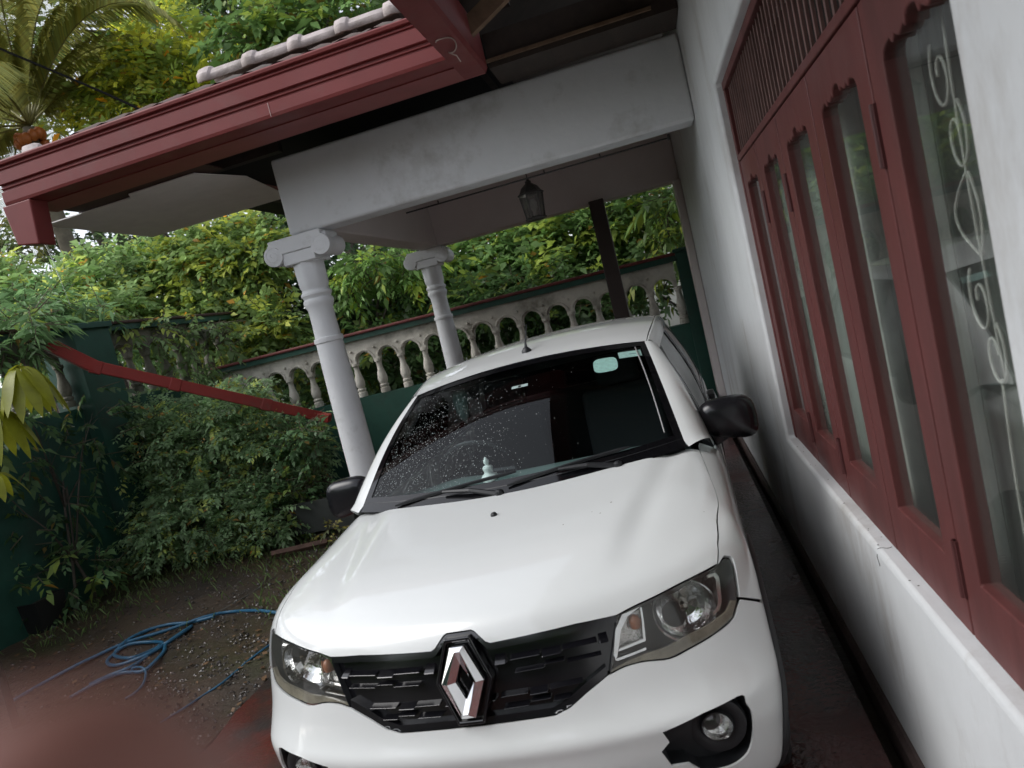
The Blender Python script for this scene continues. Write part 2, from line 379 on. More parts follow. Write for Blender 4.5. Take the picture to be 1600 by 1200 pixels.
# hairline cracks and chips on the sill
rs = np.random.RandomState(5); CRK = mat('crack_dark', (0.06, 0.05, 0.045), 0.9)
for (cy, ln) in ((0.27, 0.035),):
    q = MB(); q.tube([(0.852+0.04*k/7, cy+0.005*math.sin(k*0.9), 0.7010) for k in range(8)]+[], 0.0009, 4); q.tube([(0.8490, cy+0.006*math.sin(k), 0.685-ln*k/5) for k in range(6)], 0.0008, 4); q.build('crack', CRK, house)
for k in range(14):
    q = MB(); cy = rs.uniform(0.0, 1.6); x_ = rs.uniform(0.86, 0.892); q.lathe([(0.0, -0.001), (0.0012+0.0028*rs.rand(), 0.0), (0.0, 0.0012)], (x_, cy, 0.7008), 6); q.build('paint_chip', CRK, house)
# ---- main roof eave over the side passage
for y in np.arange(-3.4, 2.5, 0.62):
    r_ = MB(); r_.add([(-0.42, y, 3.10), (-0.42, y+0.05, 3.10), (-0.42, y+0.05, 3.21), (-0.42, y, 3.21), (1.2, y, 3.92), (1.2, y+0.05, 3.92), (1.2, y+0.05, 4.03), (1.2, y, 4.03)],
                      [(0, 1, 2, 3), (7, 6, 5, 4), (0, 4, 5, 1), (1, 5, 6, 2), (2, 6, 7, 3), (3, 7, 4, 0)]); r_.build('rafter', BROWNWOOD, house)
for k in range(6):
    x = -0.36+k*0.235; z = 3.23+(x+0.42)*0.5
    r_ = MB(); r_.box((x, -7, z), (x+0.05, 2.52, z+0.03)); r_.build('batten', DARKWOOD, house)
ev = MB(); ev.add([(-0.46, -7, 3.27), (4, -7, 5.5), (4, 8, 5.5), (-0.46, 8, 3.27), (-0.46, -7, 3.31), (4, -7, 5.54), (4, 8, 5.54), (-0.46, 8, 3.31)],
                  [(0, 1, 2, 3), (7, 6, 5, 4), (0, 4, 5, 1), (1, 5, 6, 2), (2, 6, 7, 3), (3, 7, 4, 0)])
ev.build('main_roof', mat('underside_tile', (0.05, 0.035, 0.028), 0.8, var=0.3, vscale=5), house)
# wall plate strips and dark boarding that closes the eave above the carport beam
bd = MB(); bd.box((-0.28, 2.50, 3.07), (0.845, 2.53, 3.27)); bd.box((-0.28, 2.53, 3.07), (0.845, 2.86, 3.09)); bd.build('eave_board', DARKWOOD, house)
bs = MB(); bs.box((-0.30, 2.478, 3.10), (0.70, 2.498, 3.118)); bs.build('eave_batten', BROWNWOOD, house)
hg_prof = [(-0.46, 3.33), (-0.445, 3.10), (-0.435, 3.045), (-0.30, 3.045), (-0.285, 3.07), (-0.285, 3.30), (-0.31, 3.30), (-0.31, 3.08), (-0.42, 3.08), (-0.445, 3.33)]
hgm = MB(); hgm.prism(hg_prof, 'y', -7, 2.47); hgm.build('gutter', RED_GUT, house)
wr = MB(); pc = at(697, 68, 'z', 3.04)
wr.tube([(pc.x+0.045*math.cos(t), pc.y+0.11*math.sin(t), 3.036+0.008*math.cos(t*2)) for t in np.linspace(-2.6, 2.0, 24)] + [(pc.x+0.01, pc.y+0.15, 3.02), (pc.x+0.02, pc.y+0.17, 2.99)], 0.0035, 6)
wr.build('wire_loop', mat('bare_wire', (0.5, 0.42, 0.38), 0.4, metal=0.6), house, smooth=True)

# ================================================================== carport
carport = empty('carport', (-1.89, 2.98, 0), 'white carport with two columns, tiled roof and red gutter', 'carport')
BZ0, BZ1 = 2.52, 3.06
bm_ = MB(); bm_.box((-2.0, 2.87, BZ0), (XW-0.002, 3.09, BZ1)); bm_.build('front_beam', PLASTER, carport, bevel=0.022, seg=3)
bm_ = MB(); bm_.box((-2.0, 3.092, BZ0), (-1.78, 5.748, BZ1)); bm_.build('side_beam', PLASTER_IN, carport, bevel=0.015)
bm_ = MB(); bm_.box((-2.0, 5.75, BZ0), (XW-0.002, 5.97, BZ1)); bm_.build('back_beam', PLASTER_IN, carport, bevel=0.015)
cl = MB(); cl.box((-1.78, 3.09, 3.0), (XW-0.004, 5.75, 3.04)); cl.build('ceiling', PLASTER_IN, carport)
# columns
prof = [(0.15, 0.0), (0.15, 0.09), (0.135, 0.10), (0.135, 0.16), (0.118, 0.19), (0.112, 0.24), (0.108, 0.9), (0.103, 1.55), (0.098, 1.735), (0.106, 1.74), (0.108, 1.755), (0.106, 1.772),
        (0.094, 1.778), (0.090, 1.90), (0.091, 1.985), (0.104, 2.015), (0.111, 2.035), (0.106, 2.055), (0.097, 2.063), (0.101, 2.075), (0.113, 2.09), (0.111, 2.105), (0.098, 2.118), (0.098, 2.13)]
def column(x, y):
    c = MB(); c.lathe([(r_, z+slab_z(x) if z < 0.01 else z) for r_, z in prof], (x, y, 0), 28); co = c.build('column', PLASTER_COL, carport, smooth=35)
    nk = MB(); V = []; Fs = []; m_ = 32
    zz = [2.128, 2.15, 2.19, 2.25, 2.33]
    for zi, z in enumerate(zz):
        for k in range(m_):
            t = 2*math.pi*k/m_; base = [0.096, 0.108, 0.112, 0.113, 0.115][zi]
            r_ = base*(1.0 - 0.05*abs(math.sin(t*4)))
            V.append((x+r_*math.cos(t), y+r_*math.sin(t), z))
    for zi in range(len(zz)-1):
        for k in range(m_): Fs.append((zi*m_+k, zi*m_+(k+1) % m_, (zi+1)*m_+(k+1) % m_, (zi+1)*m_+k))
    nk.add(V, Fs); nk.build('fluted_neck', PLASTER_COL, co, smooth=40)
    cp = MB(); cp.box((x-0.205, y-0.135, 2.41), (x+0.205, y+0.135, 2.518)); cp.box((x-0.125, y-0.125, 2.325), (x+0.125, y+0.125, 2.41))
    cp.box((x-0.232, y-0.10, 2.455), (x+0.232, y+0.10, 2.500))
    cpo = cp.build('capital', PLASTER_COL, co, bevel=0.008)
    for sx in (-1, 1):
        v = MB(); v.lathe([(0.045, -0.137), (0.073, -0.133), (0.073, -0.06), (0.064, -0.03), (0.064, 0.03), (0.073, 0.06), (0.073, 0.133), (0.045, 0.137)], (x+sx*0.186, y, 2.412), 22, ax='y')
        v.tube([(x+sx*0.186+(0.064-0.0023*k)*math.cos(sx*(k*0.42+0.6)), y-0.135, 2.412+(0.064-0.0023*k)*math.sin(k*0.42+0.6)) for k in range(24)], 0.0035, 6)
        v.build('volute', PLASTER_COL, co, smooth=40)
column(-1.968, 2.98); column(-1.945, 5.86)
# dark post under the back beam
ps = MB(); pp = at(958, 430, 'y', 5.62); ps.box((pp.x-0.075, 5.50, slab_z(0.1)), (pp.x+0.075, 5.62, 2.519)); tag(ps.build('timber_post', mat('brown_post_paint', (0.030, 0.015, 0.012), 0.5, var=0.2), bevel=0.006), 'dark brown square timber post under the back beam of the carport', 'post')
# thin rail and lantern behind the front beam
rl = MB(); rl.tube([(-1.2, 3.115, 2.496), (XW-0.16, 3.115, 2.496)], 0.006, 6)
for x in (-0.95, -0.17, 0.22): rl.box((x-0.004, 3.108, 2.496), (x+0.004, 3.116, 2.519))
rl.box((0.672, 3.10, 2.484), (0.69, 3.13, 2.519))
rl.build('curtain_rail', BLACKMETAL, carport)
lt = at(822, 273, 'y', 3.20)
lan = empty('lantern', (lt.x, 3.20, 2.22), 'dark metal six sided glass lantern hanging behind the white beam', 'lantern')
zt, zr, zb_ = 2.50, 2.405, 2.235
LX, LY = lt.x, 3.20
b = MB()
hexr = lambda r_, z, ph=0.26: [(LX+r_*math.cos(ph+k*math.pi/3), LY+r_*math.sin(ph+k*math.pi/3), z) for k in range(6)]
rings = [(0.004, zt+0.02), (0.010, zt), (0.022, zt-0.012), (0.020, zt-0.022), (0.058, zr+0.045), (0.078, zr+0.012), (0.094, zr), (0.094, zr-0.008), (0.0, zr-0.008)]
for i in range(len(rings)-1):
    A = hexr(*rings[i]); B = hexr(*rings[i+1]); b.add(A+B, [(k, (k+1) % 6, 6+(k+1) % 6, 6+k) for k in range(6)])
b.build('cap', BLACKMETAL, lan)
for k in range(6):
    t = 0.26+k*math.pi/3; q = MB(); q.tube([(LX+0.083*math.cos(t), LY+0.083*math.sin(t), zr-0.004), (LX+0.064*math.cos(t), LY+0.064*math.sin(t), zb_)], 0.0055, 5); q.build('corner_bar', BLACKMETAL, lan)
    t2 = t+math.pi/3; q = MB()
    q.add([(LX+0.080*math.cos(t), LY+0.080*math.sin(t), zr-0.006), (LX+0.080*math.cos(t2), LY+0.080*math.sin(t2), zr-0.006), (LX+0.062*math.cos(t2), LY+0.062*math.sin(t2), zb_), (LX+0.062*math.cos(t), LY+0.062*math.sin(t), zb_)], [(0, 1, 2, 3)])
    q.build('pane', glass_mat('lantern_glass', (0.62, 0.60, 0.58), opacity=0.4, ocol=(0.14, 0.13, 0.12)), lan)
b = MB()
rings = [(0.0, zb_-0.016), (0.074, zb_-0.016), (0.078, zb_-0.004), (0.066, zb_+0.004), (0.0, zb_+0.004)]
for i in range(len(rings)-1):
    A = hexr(*rings[i]); B = hexr(*rings[i+1]); b.add(A+B, [(k, (k+1) % 6, 6+(k+1) % 6, 6+k) for k in range(6)])
b.build('base', BLACKMETAL, lan)
b = MB(); b.tube([(LX, LY, zt), (LX, LY, 3.0)], 0.004, 6); b.build('stem', BLACKMETAL, lan)
b = MB(); b.lathe([(0.012, zb_), (0.012, zb_+0.04), (0.028, zb_+0.07), (0.030, zb_+0.10), (0.016, zb_+0.13)], (LX, LY, 0), 12); b.build('bulb', mat('bulb_glass', (0.5, 0.5, 0.48), 0.3), lan, smooth=True)

# gutter of the carport
GX0, GX1 = -3.47, -0.35
gp = [(2.100, 3.056), (2.094, 3.075), (2.094, 3.140), (2.112, 3.144), (2.112, 3.157), (2.101, 3.160), (2.101, 3.168), (2.112, 3.171), (2.112, 3.182), (2.090, 3.187), (2.090, 3.262), (2.108, 3.266), (2.108, 3.277), (2.097, 3.280), (2.097, 3.287), (2.108, 3.290), (2.108, 3.298), (2.084, 3.303), (2.080, 3.322), (2.090, 3.332), (2.106, 3.328), (2.125, 3.28), (2.125, 3.08), (2.235, 3.08), (2.235, 3.25), (2.25, 3.25), (2.25, 3.056)]
gm = MB(); gm.prism(gp, 'x', GX0, GX1); gm.build('gutter', RED_GUT, carport, bevel=0.002, seg=1)
fs = MB(); fs.prism([(2.252, 3.05), (2.252, 3.29), (2.28, 3.29), (2.28, 3.075), (2.50, 3.075), (2.50, 3.05)], 'x', GX0+0.01, GX1+0.04); fs.build('fascia_board', RED, carport)
o1 = at(10, 345, 'y', 2.12); o2 = at(60, 372, 'y', 2.12)
ot = MB(); ot.prism([(-3.50, 3.058), (-3.47, 2.80), (-3.31, 2.77), (-3.28, 3.056)], 'y', 2.098, 2.24); ot.build('gutter_outlet', RED_GUT, carport, bevel=0.008)
jp = at(428, 200, 'y', 2.09); jn = MB(); jn.box((jp.x-0.002, 2.0915, 3.06), (jp.x+0.002, 2.0935, 3.14)); jn.build('gutter_joint', mat('pale_drip', (0.45, 0.30, 0.28), 0.6), carport)
fs = MB(); fs.box((GX0+0.01, 2.502, 3.066), (-2.30, 2.76, 3.076)); fs.build('soffit_board', mat('dark_maroon_board', (0.05, 0.018, 0.016), 0.6, var=0.2), carport)
# soffit sheet, broken along the front
sf = MB(); pts = [(-3.78, 2.70), (-3.02, 2.70), (-2.97, 2.62), (-2.44, 2.62), (-2.30, 3.05), (-2.46, 3.98), (-3.84, 3.95)]
sf.prism(pts, 'z', 3.052, 3.060); sf.build('soffit_sheet', mat('soffit_white', (0.80, 0.76, 0.74), 0.8, var=0.05), carport)
sf = MB(); sf.box((-2.42, 4.2, 3.052), (-2.004, 6.4, 3.06)); sf.build('soffit_sheet', mat('soffit_pink', (0.5, 0.42, 0.40), 0.8), carport)
# hip roof with corrugated tile courses
def roof_patch(A, B, C, D, nu, nv, amp, M, name):
    A, B, C, D = map(Vector, (A, B, C, D)); nrm = (B-A).cross(D-A).normalized()
    if nrm.z < 0: nrm = -nrm
    P = []
    for j in range(nv*3+1):
        row = []; v_ = j/(nv*3); st = (j % 3)/3*0.02
        for i in range(nu*4+1):
            u_ = i/(nu*4); p = A.lerp(B, u_).lerp(D.lerp(C, u_), v_)
            row.append(p + nrm*(amp*abs(math.sin(math.pi*i/4))+st))
        P.append(row)
    q = MB(); q.grid(P); return q.build(name, M, carport, smooth=50)
TILE = mat('weathered_tile', (0.13, 0.065, 0.05), 0.85, col2=(0.09, 0.085, 0.075), vscale=5, var=0.3, bump=0.4, bscale=30)
RZ = 3.985
roof_patch((-2.95, 2.13, 3.325), (-0.5, 2.13, 3.325), (-0.5, 3.65, RZ-0.05), (-2.67, 3.65, RZ-0.05), 12, 5, 0.03, TILE, 'roof_slope')
roof_patch((-3.45, 2.13, 3.322), (-2.95, 2.13, 3.322), (-2.95, 3.65, 3.50), (-3.45, 3.65, 3.50), 3, 5, 0.02, TILE, 'roof_slope')
roof_patch((-2.67, 3.65, RZ-0.05), (-0.5, 3.65, RZ-0.05), (-0.5, 6.5, 3.30), (-2.67, 6.5, 3.30), 14, 8, 0.03, TILE, 'roof_slope')
vg = MB(); vg.add([(-2.96, 2.13, 3.30), (-2.68, 3.65, RZ-0.05), (-2.68, 6.5, 3.30), (-2.68, 6.5, 3.2), (-2.96, 2.13, 3.2)], [(0, 1, 2, 3, 4)]); vg.build('verge_board', RED, carport)
rd = MB(); rd.box((-2.9, 2.6, 3.18), (-2.85, 6, 3.24)); rd.box((-3.4, 3.05, 3.16), (-2.0, 3.12, 3.22)); rd.build('roof_timber', DARKWOOD, carport)
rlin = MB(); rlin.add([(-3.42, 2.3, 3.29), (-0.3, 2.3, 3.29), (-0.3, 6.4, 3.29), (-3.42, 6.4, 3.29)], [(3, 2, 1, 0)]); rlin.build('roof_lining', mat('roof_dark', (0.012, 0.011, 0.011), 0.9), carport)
RIDGE = mat('pale_ridge_tile', (0.46, 0.40, 0.385), 0.8, var=0.15, vscale=7, stain=(0.20, 0.17, 0.14), stain_lo=0.5, stain_hi=0.8, stain_scale=6, bump=0.3)
def ridge_tile(p0, p1, nm='ridge_tile'):
    p0, p1 = Vector(p0), Vector(p1); d = (p1-p0); L_ = d.length; d.normalize(); sd = d.cross(Vector((0, 0, 1))).normalized(); up = sd.cross(d)
    q = MB(); P = []
    for s_, r_ in ((-0.03, 0.128), (0.03, 0.136), (0.055, 0.128), (0.07, 0.108), (L_*0.6, 0.105), (L_, 0.100)):
        P.append([p0+d*s_+(sd*math.cos(t)*1.15+up*math.sin(t)*0.9)*r_ for t in (-0.15, 0.35, 0.9, 1.25, 1.9, 2.25, 2.8, 3.3)])
    q.grid(P); o = q.build(nm, RIDGE, carport, smooth=30); sm = o.modifiers.new('thick', 'SOLIDIFY'); sm.thickness = 0.014
x = -2.70
while x < -0.6:
    ridge_tile((x, 3.65, RZ+0.01+0.006*rnd.random()), (x+0.43, 3.65, RZ+0.01+0.008*rnd.random())); x += 0.405
ridge_tile((-3.36, 2.34, 3.325), (-3.20, 2.42, 3.33))
mor = MB(); 
for k in range(60):
    x = -2.65+2.1*k/60; mor.box((x, 3.50+0.03*rnd.random(), RZ-0.12), (x+0.05, 3.60, RZ-0.075+0.04*rnd.random()))
mor.build('ridge_mortar', mat('mossy_mortar', (0.085, 0.075, 0.055), 0.9, var=0.5, vscale=25, bump=0.6), carport)

# ================================================================== boundary walls
WHITE_OLD = mat('old_white_paint', (0.62, 0.59, 0.52), 0.8, var=0.1, vscale=9, stain=(0.11, 0.10, 0.065), stain_lo=0.48, stain_hi=0.74, stain_scale=2.6, bump=0.4, bscale=40, world=True)
REDCAP = mat('faded_red_cap', (0.15, 0.032, 0.028), 0.65, var=0.25, vscale=7, bump=0.3)
bprof = [(0.048, 0.0), (0.048, 0.055), (0.036, 0.062), (0.046, 0.08), (0.046, 0.095), (0.034, 0.105), (0.044, 0.13), (0.050, 0.17), (0.044, 0.225), (0.030, 0.285), (0.026, 0.34), (0.030, 0.375), (0.040, 0.385), (0.040, 0.415)]
mbal = bpy.data.meshes.new('baluster'); _q = MB(); _q.lathe([(r_*1.22, z) for r_, z in bprof], (0, 0, 0), 12); mbal.from_pydata(_q.v, [], _q.f); mbal.materials.append(WHITE_OLD)
mbal.polygons.foreach_set('use_smooth', [True]*len(mbal.polygons)); set_sharp(mbal, 45)
def arch_mesh(wd, h, r_, th):
    """one bay of the pierced rail: a strip with a round-headed opening, x across, centred, z up from 0"""
    q = MB(); ins = [(r_*math.cos(t), r_*math.sin(t)*1.05) for t in np.linspace(0, math.pi, 15)]
    outp = [(wd/2, 0)] + [(wd/2*min(1, max(-1, math.cos(t)*1.5)), h) for t in np.linspace(0, math.pi, 15)][1:-1] + [(-wd/2, 0)]
    outp[1] = (wd/2, h); outp[-2] = (-wd/2, h); m_ = 15
    V = [(p[0], -th/2, p[1]) for p in ins]+[(p[0], -th/2, p[1]) for p in outp]+[(p[0], th/2, p[1]) for p in ins]+[(p[0], th/2, p[1]) for p in outp]
    Fs = []
    for k in range(m_-1):
        Fs += [(k, k+1, m_+k+1, m_+k), (2*m_+k+1, 2*m_+k, 3*m_+k, 3*m_+k+1), (k+1, k, 2*m_+k, 2*m_+k+1)]
    Fs += [(0, m_, 3*m_, 2*m_), (m_-1, 2*m_+m_-1, 3*m_+m_-1, m_+m_-1)]
    q.add(V, Fs)
    lip = [(0+(r_+0.022)*math.cos(t), -th/2-0.006, (r_+0.022)*math.sin(t)*1.05) for t in np.linspace(0.25, math.pi-0.25, 10)]
    q.tube(lip, 0.010, 5)
    q.lathe([(0.0, -0.022), (0.014, -0.014), (0.017, 0.0)], (wd/2-0.001, -th/2-0.001, h*0.55), 8, ax='y')
    me = bpy.data.meshes.new('arch_bay'); me.from_pydata(q.v, [], q.f); me.materials.append(WHITE_OLD); return me
def balustrade(name, p0, ang, nb, pitch, z_base, z_ball, label, cat='wall', cap_mat=None, bmat=None):
    """solid green base, balusters, arched bays, coping; runs from p0 along direction ang"""
    root = empty(name, (p0[0], p0[1], 0), label, cat); root.rotation_euler = (0, 0, ang)
    Ln = nb*pitch
    b = MB(); b.box((-0.05, -0.08, -0.25), (Ln+0.05, 0.08, z_base)); b.build('base_wall', GREEN, root, local=True)
    ah = 0.29; z_a = z_ball+0.415; am = arch_mesh(pitch, ah*0.93, pitch*0.36, 0.075)
    for i in range(nb+1):
        o = bpy.data.objects.new('baluster', mbal); COL.objects.link(o); o.parent = root; o.location = (i*pitch, 0, z_ball); o.rotation_euler = (0, 0, rnd.random()*6)
    for i in range(nb):
        o = bpy.data.objects.new('arch_bay', am); COL.objects.link(o); o.parent = root; o.location = ((i+0.5)*pitch, 0, z_a)
    zc = z_a+ah*0.93
    if bmat:
        for c in root.children:
            if c.name.split('.')[0] in ('baluster', 'arch_bay'): c.material_slots[0].link = 'OBJECT'; c.material_slots[0].material = bmat
    b = MB(); b.box((-0.06, -0.09, zc+0.001), (Ln+0.06, 0.09, zc+0.062)); b.build('green_rail', GREEN, root, local=True)
    b = MB(); b.box((-0.06, -0.11, zc+0.0625), (Ln+0.06, 0.11, zc+0.098)); b.build('coping', cap_mat or REDCAP, root, local=True, bevel=0.012)
    return root, zc+0.098
BWY = 6.25
bw, zc = balustrade('balustrade_wall', (-5.1, BWY), 0.0, 19, 0.301, 1.055, 1.06, 'green wall with white arched balusters and red coping behind the carport')
pr = MB(); pr.box((0.66, BWY-0.15, -0.2), (0.98, BWY+0.15, 1.83)); pr.box((0.64, BWY-0.17, 1.831), (1.0, BWY+0.17, 1.87))
tag(pr.build('wall_pier', GREEN, bevel=0.006), 'dark green pier at the house end of the balustrade wall', 'pier')
gw = MB(); gw.box((0.985, BWY-0.05, -0.2), (3.5, BWY+0.05, 1.74)); tag(gw.build('garden_wall', mat('black_green_paint', (0.010, 0.022, 0.016), 0.7, var=0.2)), 'plain blackish wall beyond the green pier beside the house', 'wall')
MOSSY = mat('mossy_old_paint', (0.22, 0.21, 0.17), 0.9, var=0.35, vscale=7, stain=(0.035, 0.042, 0.022), stain_lo=0.42, stain_hi=0.62, stain_scale=3.5, bump=0.5, bscale=40, world=True)
lw, zl = balustrade('boundary_wall', (-5.22, -1.0), math.pi/2, 18, 0.275, 1.72, 1.75, bmat=MOSSY, label='old higher green boundary wall with mossy balusters along the garden', cap_mat=mat('mossy_cap', (0.055, 0.028, 0.022), 0.8, var=0.4, vscale=6, stain=(0.25, 0.24, 0.22), stain_lo=0.6, stain_hi=0.75, stain_scale=3))
lw2, _ = balustrade('boundary_wall', (-5.22, 4.62), math.pi/2, 8, 0.275, 1.72, 1.75, bmat=MOSSY, label='mossy balustrade between the green pillar and the overgrown corner', cap_mat=MATS['mossy_cap'])
pr = MB(); pr.box((-5.42, 4.02, -0.2), (-5.02, 4.50, 2.46)); pr.box((-5.45, 3.99, 2.461), (-4.99, 4.53, 2.52)); tag(pr.build('wall_pier', GREEN, bevel=0.006), 'green pillar in the old boundary wall beside the shrubs', 'pier')
# ================================================================== car
CAR_LOC = (-0.2953, -0.2784, 0.0); CAR_YAW = R(-1.6433); CAR_ROLL = R(0.9589)
car = empty('parked_car', CAR_LOC, 'white hatchback with black grille parked nose out under the carport', 'car')
car.rotation_euler = (0, -CAR_ROLL, CAR_YAW)
CAR_M = np.array(Matrix.Translation(CAR_LOC) @ Matrix.Rotation(CAR_YAW, 4, 'Z') @ Matrix.Rotation(-CAR_ROLL, 4, 'Y'))
WHITE = mat('white_car_paint', (0.735, 0.755, 0.750), 0.30, coat=1.0, var=0.02, vscale=2.0, spec=0.5)
GLOSSBLK = mat('gloss_black_trim', (0.007, 0.007, 0.009), 0.16, spec=0.9)
BLKPLAS = mat('black_plastic', (0.012, 0.013, 0.015), 0.48, var=0.2, vscale=12)
CHROME = mat('chrome', (0.86, 0.86, 0.87), 0.06, metal=1.0)
RUBBER = mat('tyre_rubber', (0.014, 0.014, 0.014), 0.8)
DARKGAP = mat('shadow_gap', (0.004, 0.004, 0.004), 0.9)

def pchip(x, xs, ys):
    xs = np.asarray(xs, float); ys = np.asarray(ys, float); h = np.diff(xs); dl = np.diff(ys)/h
    m_ = np.zeros(len(xs)); m_[0] = dl[0]; m_[-1] = dl[-1]
    for i in range(1, len(xs)-1):
        if dl[i-1]*dl[i] > 0:
            w1 = 2*h[i]+h[i-1]; w2 = h[i]+2*h[i-1]; m_[i] = (w1+w2)/(w1/dl[i-1]+w2/dl[i])
    x = np.clip(x, xs[0], xs[-1]); k = np.clip(np.searchsorted(xs, x)-1, 0, len(xs)-2)
    t = (x-xs[k])/h[k]
    return (2*t**3-3*t**2+1)*ys[k]+(t**3-2*t**2+t)*h[k]*m_[k]+(-2*t**3+3*t**2)*ys[k+1]+(t**3-t**2)*h[k]*m_[k+1]
RK = [0, .08, .18, .28, .36, .42, .50, .58, .64, .70, .78, .88, 1.0]
K = dict(
 v0=[.13, .065, .030, .018, .028, .043, .060, .082, .112, .19, .37, .65, 0.93],
 w0=[.19, .25, .38, .48, .555, .615, .705, .785, .842, .885, .927, .960, .985],
 U=[.71, .755, .775, .788, .790, .790, .790, .785, .765, .705, .595, .36, .02],
 a=[.30, .30, .30, .30, .31, .33, .35, .37, .40, .45, .42, .30, .05],
 n=[2.2, 2.2, 2.2, 2.2, 2.1, 2.05, 2.0, 2.0, 2.0, 2.1, 2.3, 2.4, 2.4],
 g=[0, 0, 0, .02, .03, .04, .06, .075, .085, .085, .065, .04, .012])
NR, NT = 301, 361
TV = 1.02
rr = np.linspace(0, 1, NR); tab = np.zeros((NR, NT, 3))
kk = {k: pchip(rr, RK, v) for k, v in K.items()}
tl = np.linspace(0, 1, NT)
for i in range(NR):
    v0, U, a, n_ = kk['v0'][i], kk['U'][i], kk['a'][i], kk['n'][i]
    a = min(a, TV-v0-0.005)
    th = np.linspace(0, math.pi/2, 160)
    u = U*np.sin(th)**(2/n_); v = v0+a*(1-np.cos(th)**(2/n_))
    u = np.append(u, U); v = np.append(v, TV)
    s = np.concatenate([[0], np.cumsum(np.hypot(np.diff(u), np.diff(v)))])
    f1 = tl <= 0.7
    q = tl[f1]/0.7*s[-1]
    uu = np.concatenate([np.interp(q, s, u), np.full((~f1).sum(), U)])
    vv = np.concatenate([np.interp(q, s, v), TV+(3.55-TV)*(tl[~f1]-0.7)/0.3])
    uu = uu - 0.06*np.clip((vv-2.9)/0.65, 0, 1)**2*(U > 0.5)
    h = np.clip((vv-v0)/(TV-v0), 0, 1)
    tab[i, :, 0] = uu; tab[i, :, 1] = vv
    gg = kk['g'][i]
    tab[i, :, 2] = kk['w0'][i] + gg*(h**1.15) + gg*0.45*np.clip((vv-TV)/2.0, 0, 1.2)
# raised centre of the bonnet with a soft crease running to the pillars, and the swage along the flank
U_, V_, W_ = tab[..., 0], tab[..., 1], tab[..., 2]
hoodm = np.clip((rr[:, None]-0.655)/0.05, 0, 1)
cr = 0.40+0.17*np.clip((V_-0.15)/0.85, 0, 1)
W_ += hoodm*0.010*(1/(1+np.exp((np.abs(U_)-cr)/0.012)))*np.clip((V_-0.16)/0.25, 0, 1)
W_ -= hoodm*0.005*np.exp(-((np.abs(U_)-cr-0.04)/0.035)**2)*np.clip((V_-0.2)/0.3, 0, 1)
# bumper: shallow scallop beside the number plate and shelf under the lamps
bz = np.exp(-((W_-0.53)/0.03)**2)*np.clip((0.9-V_)/0.3, 0, 1)
tab[..., 1] -= 0.012*bz*(rr[:, None] < 0.5)
def smooth2(T):
    for _ in range(2):
        T[1:-1] = 0.25*T[:-2]+0.5*T[1:-1]+0.25*T[2:]
    return T
tab = smooth2(tab)
du = np.gradient(tab, axis=1); dr_ = np.gradient(tab, axis=0)
nor = np.cross(du, dr_); nor /= np.linalg.norm(nor, axis=2, keepdims=True)+1e-12
if nor[100, 60, 1] > 0: nor = -nor
def lut(T, r_, t_):
    x = np.clip(np.asarray(r_)*(NR-1), 0, NR-1.001); y = np.clip(np.asarray(t_)*(NT-1), 0, NT-1.001)
    i = x.astype(int); j = y.astype(int); fx = (x-i)[..., None]; fy = (y-j)[..., None]
    return T[i, j]*(1-fx)*(1-fy)+T[i+1, j]*fx*(1-fy)+T[i, j+1]*(1-fx)*fy+T[i+1, j+1]*fx*fy
def S(r_, t_, off=0.0):
    p = lut(tab, r_, t_)
    if np.any(off):
        nn = lut(nor, r_, t_); nn = nn/np.linalg.norm(nn, axis=-1, keepdims=True); p = p+nn*off
    return p
def car2px(P):
    P = np.asarray(P); W = P @ CAR_M[:3, :3].T + CAR_M[:3, 3]; q = (W-CAM_POS) @ CAM_R.T
    return np.stack([800+F_PX*q[..., 0]/q[..., 2], 600-F_PX*q[..., 1]/q[..., 2]], -1)
def car_ray(px, py):
    Mi = np.linalg.inv(CAR_M); return Mi[:3, :3] @ CAM_POS + Mi[:3, 3], Mi[:3, :3] @ ray(px, py)
def car_at(px, py, ax, val):
    o, d = car_ray(px, py); k = 'uvw'.index(ax); return o + d*(val-o[k])/d[k]
_px = {}
for sd in (1, -1):
    P = tab*np.array([sd, 1, 1]); Nn = nor*np.array([sd, 1, 1]); o, _ = car_ray(800, 600)
    vis = ((o-P)*Nn).sum(-1) > 0
    q = car2px(P); q[~vis] = 1e9; q[:, int(NT*0.86):] = 1e9
    _px[sd] = q
def inv(px, py, side=1):
    d = ((_px[side]-np.array([px, py]))**2).sum(-1); i, j = np.unravel_index(np.argmin(d), d.shape)
    r_, t_ = i/(NR-1), j/(NT-1)
    sgn = np.array([side, 1, 1])
    for _ in range(12):
        e = 1e-3; p0 = car2px(S(r_, t_)*sgn)
        Jm = np.stack([(car2px(S(r_+e, t_)*sgn)-car2px(S(r_-e, t_)*sgn))/(2*e), (car2px(S(r_, t_+e)*sgn)-car2px(S(r_, t_-e)*sgn))/(2*e)], 1)
        try: st = np.linalg.solve(Jm.T@Jm+np.eye(2)*50, Jm.T@(np.array([px, py])-p0))
        except Exception: break
        r_ = min(1, max(0, r_+0.7*np.clip(st[0], -.02, .02))); t_ = min(1, max(0, t_+0.7*np.clip(st[1], -.02, .02)))
    return (float(r_), float(t_))
def inv_side(v, w_):
    T = tab[:, :, :]; d = (T[..., 1]-v)**2+(T[..., 2]-w_)**2; d = np.where((T[..., 0] < 0.60) | (rr[:, None] > 0.66), 9, d)
    i, j = np.unravel_index(np.argmin(d), d.shape); return (i/(NR-1), j/(NT-1))
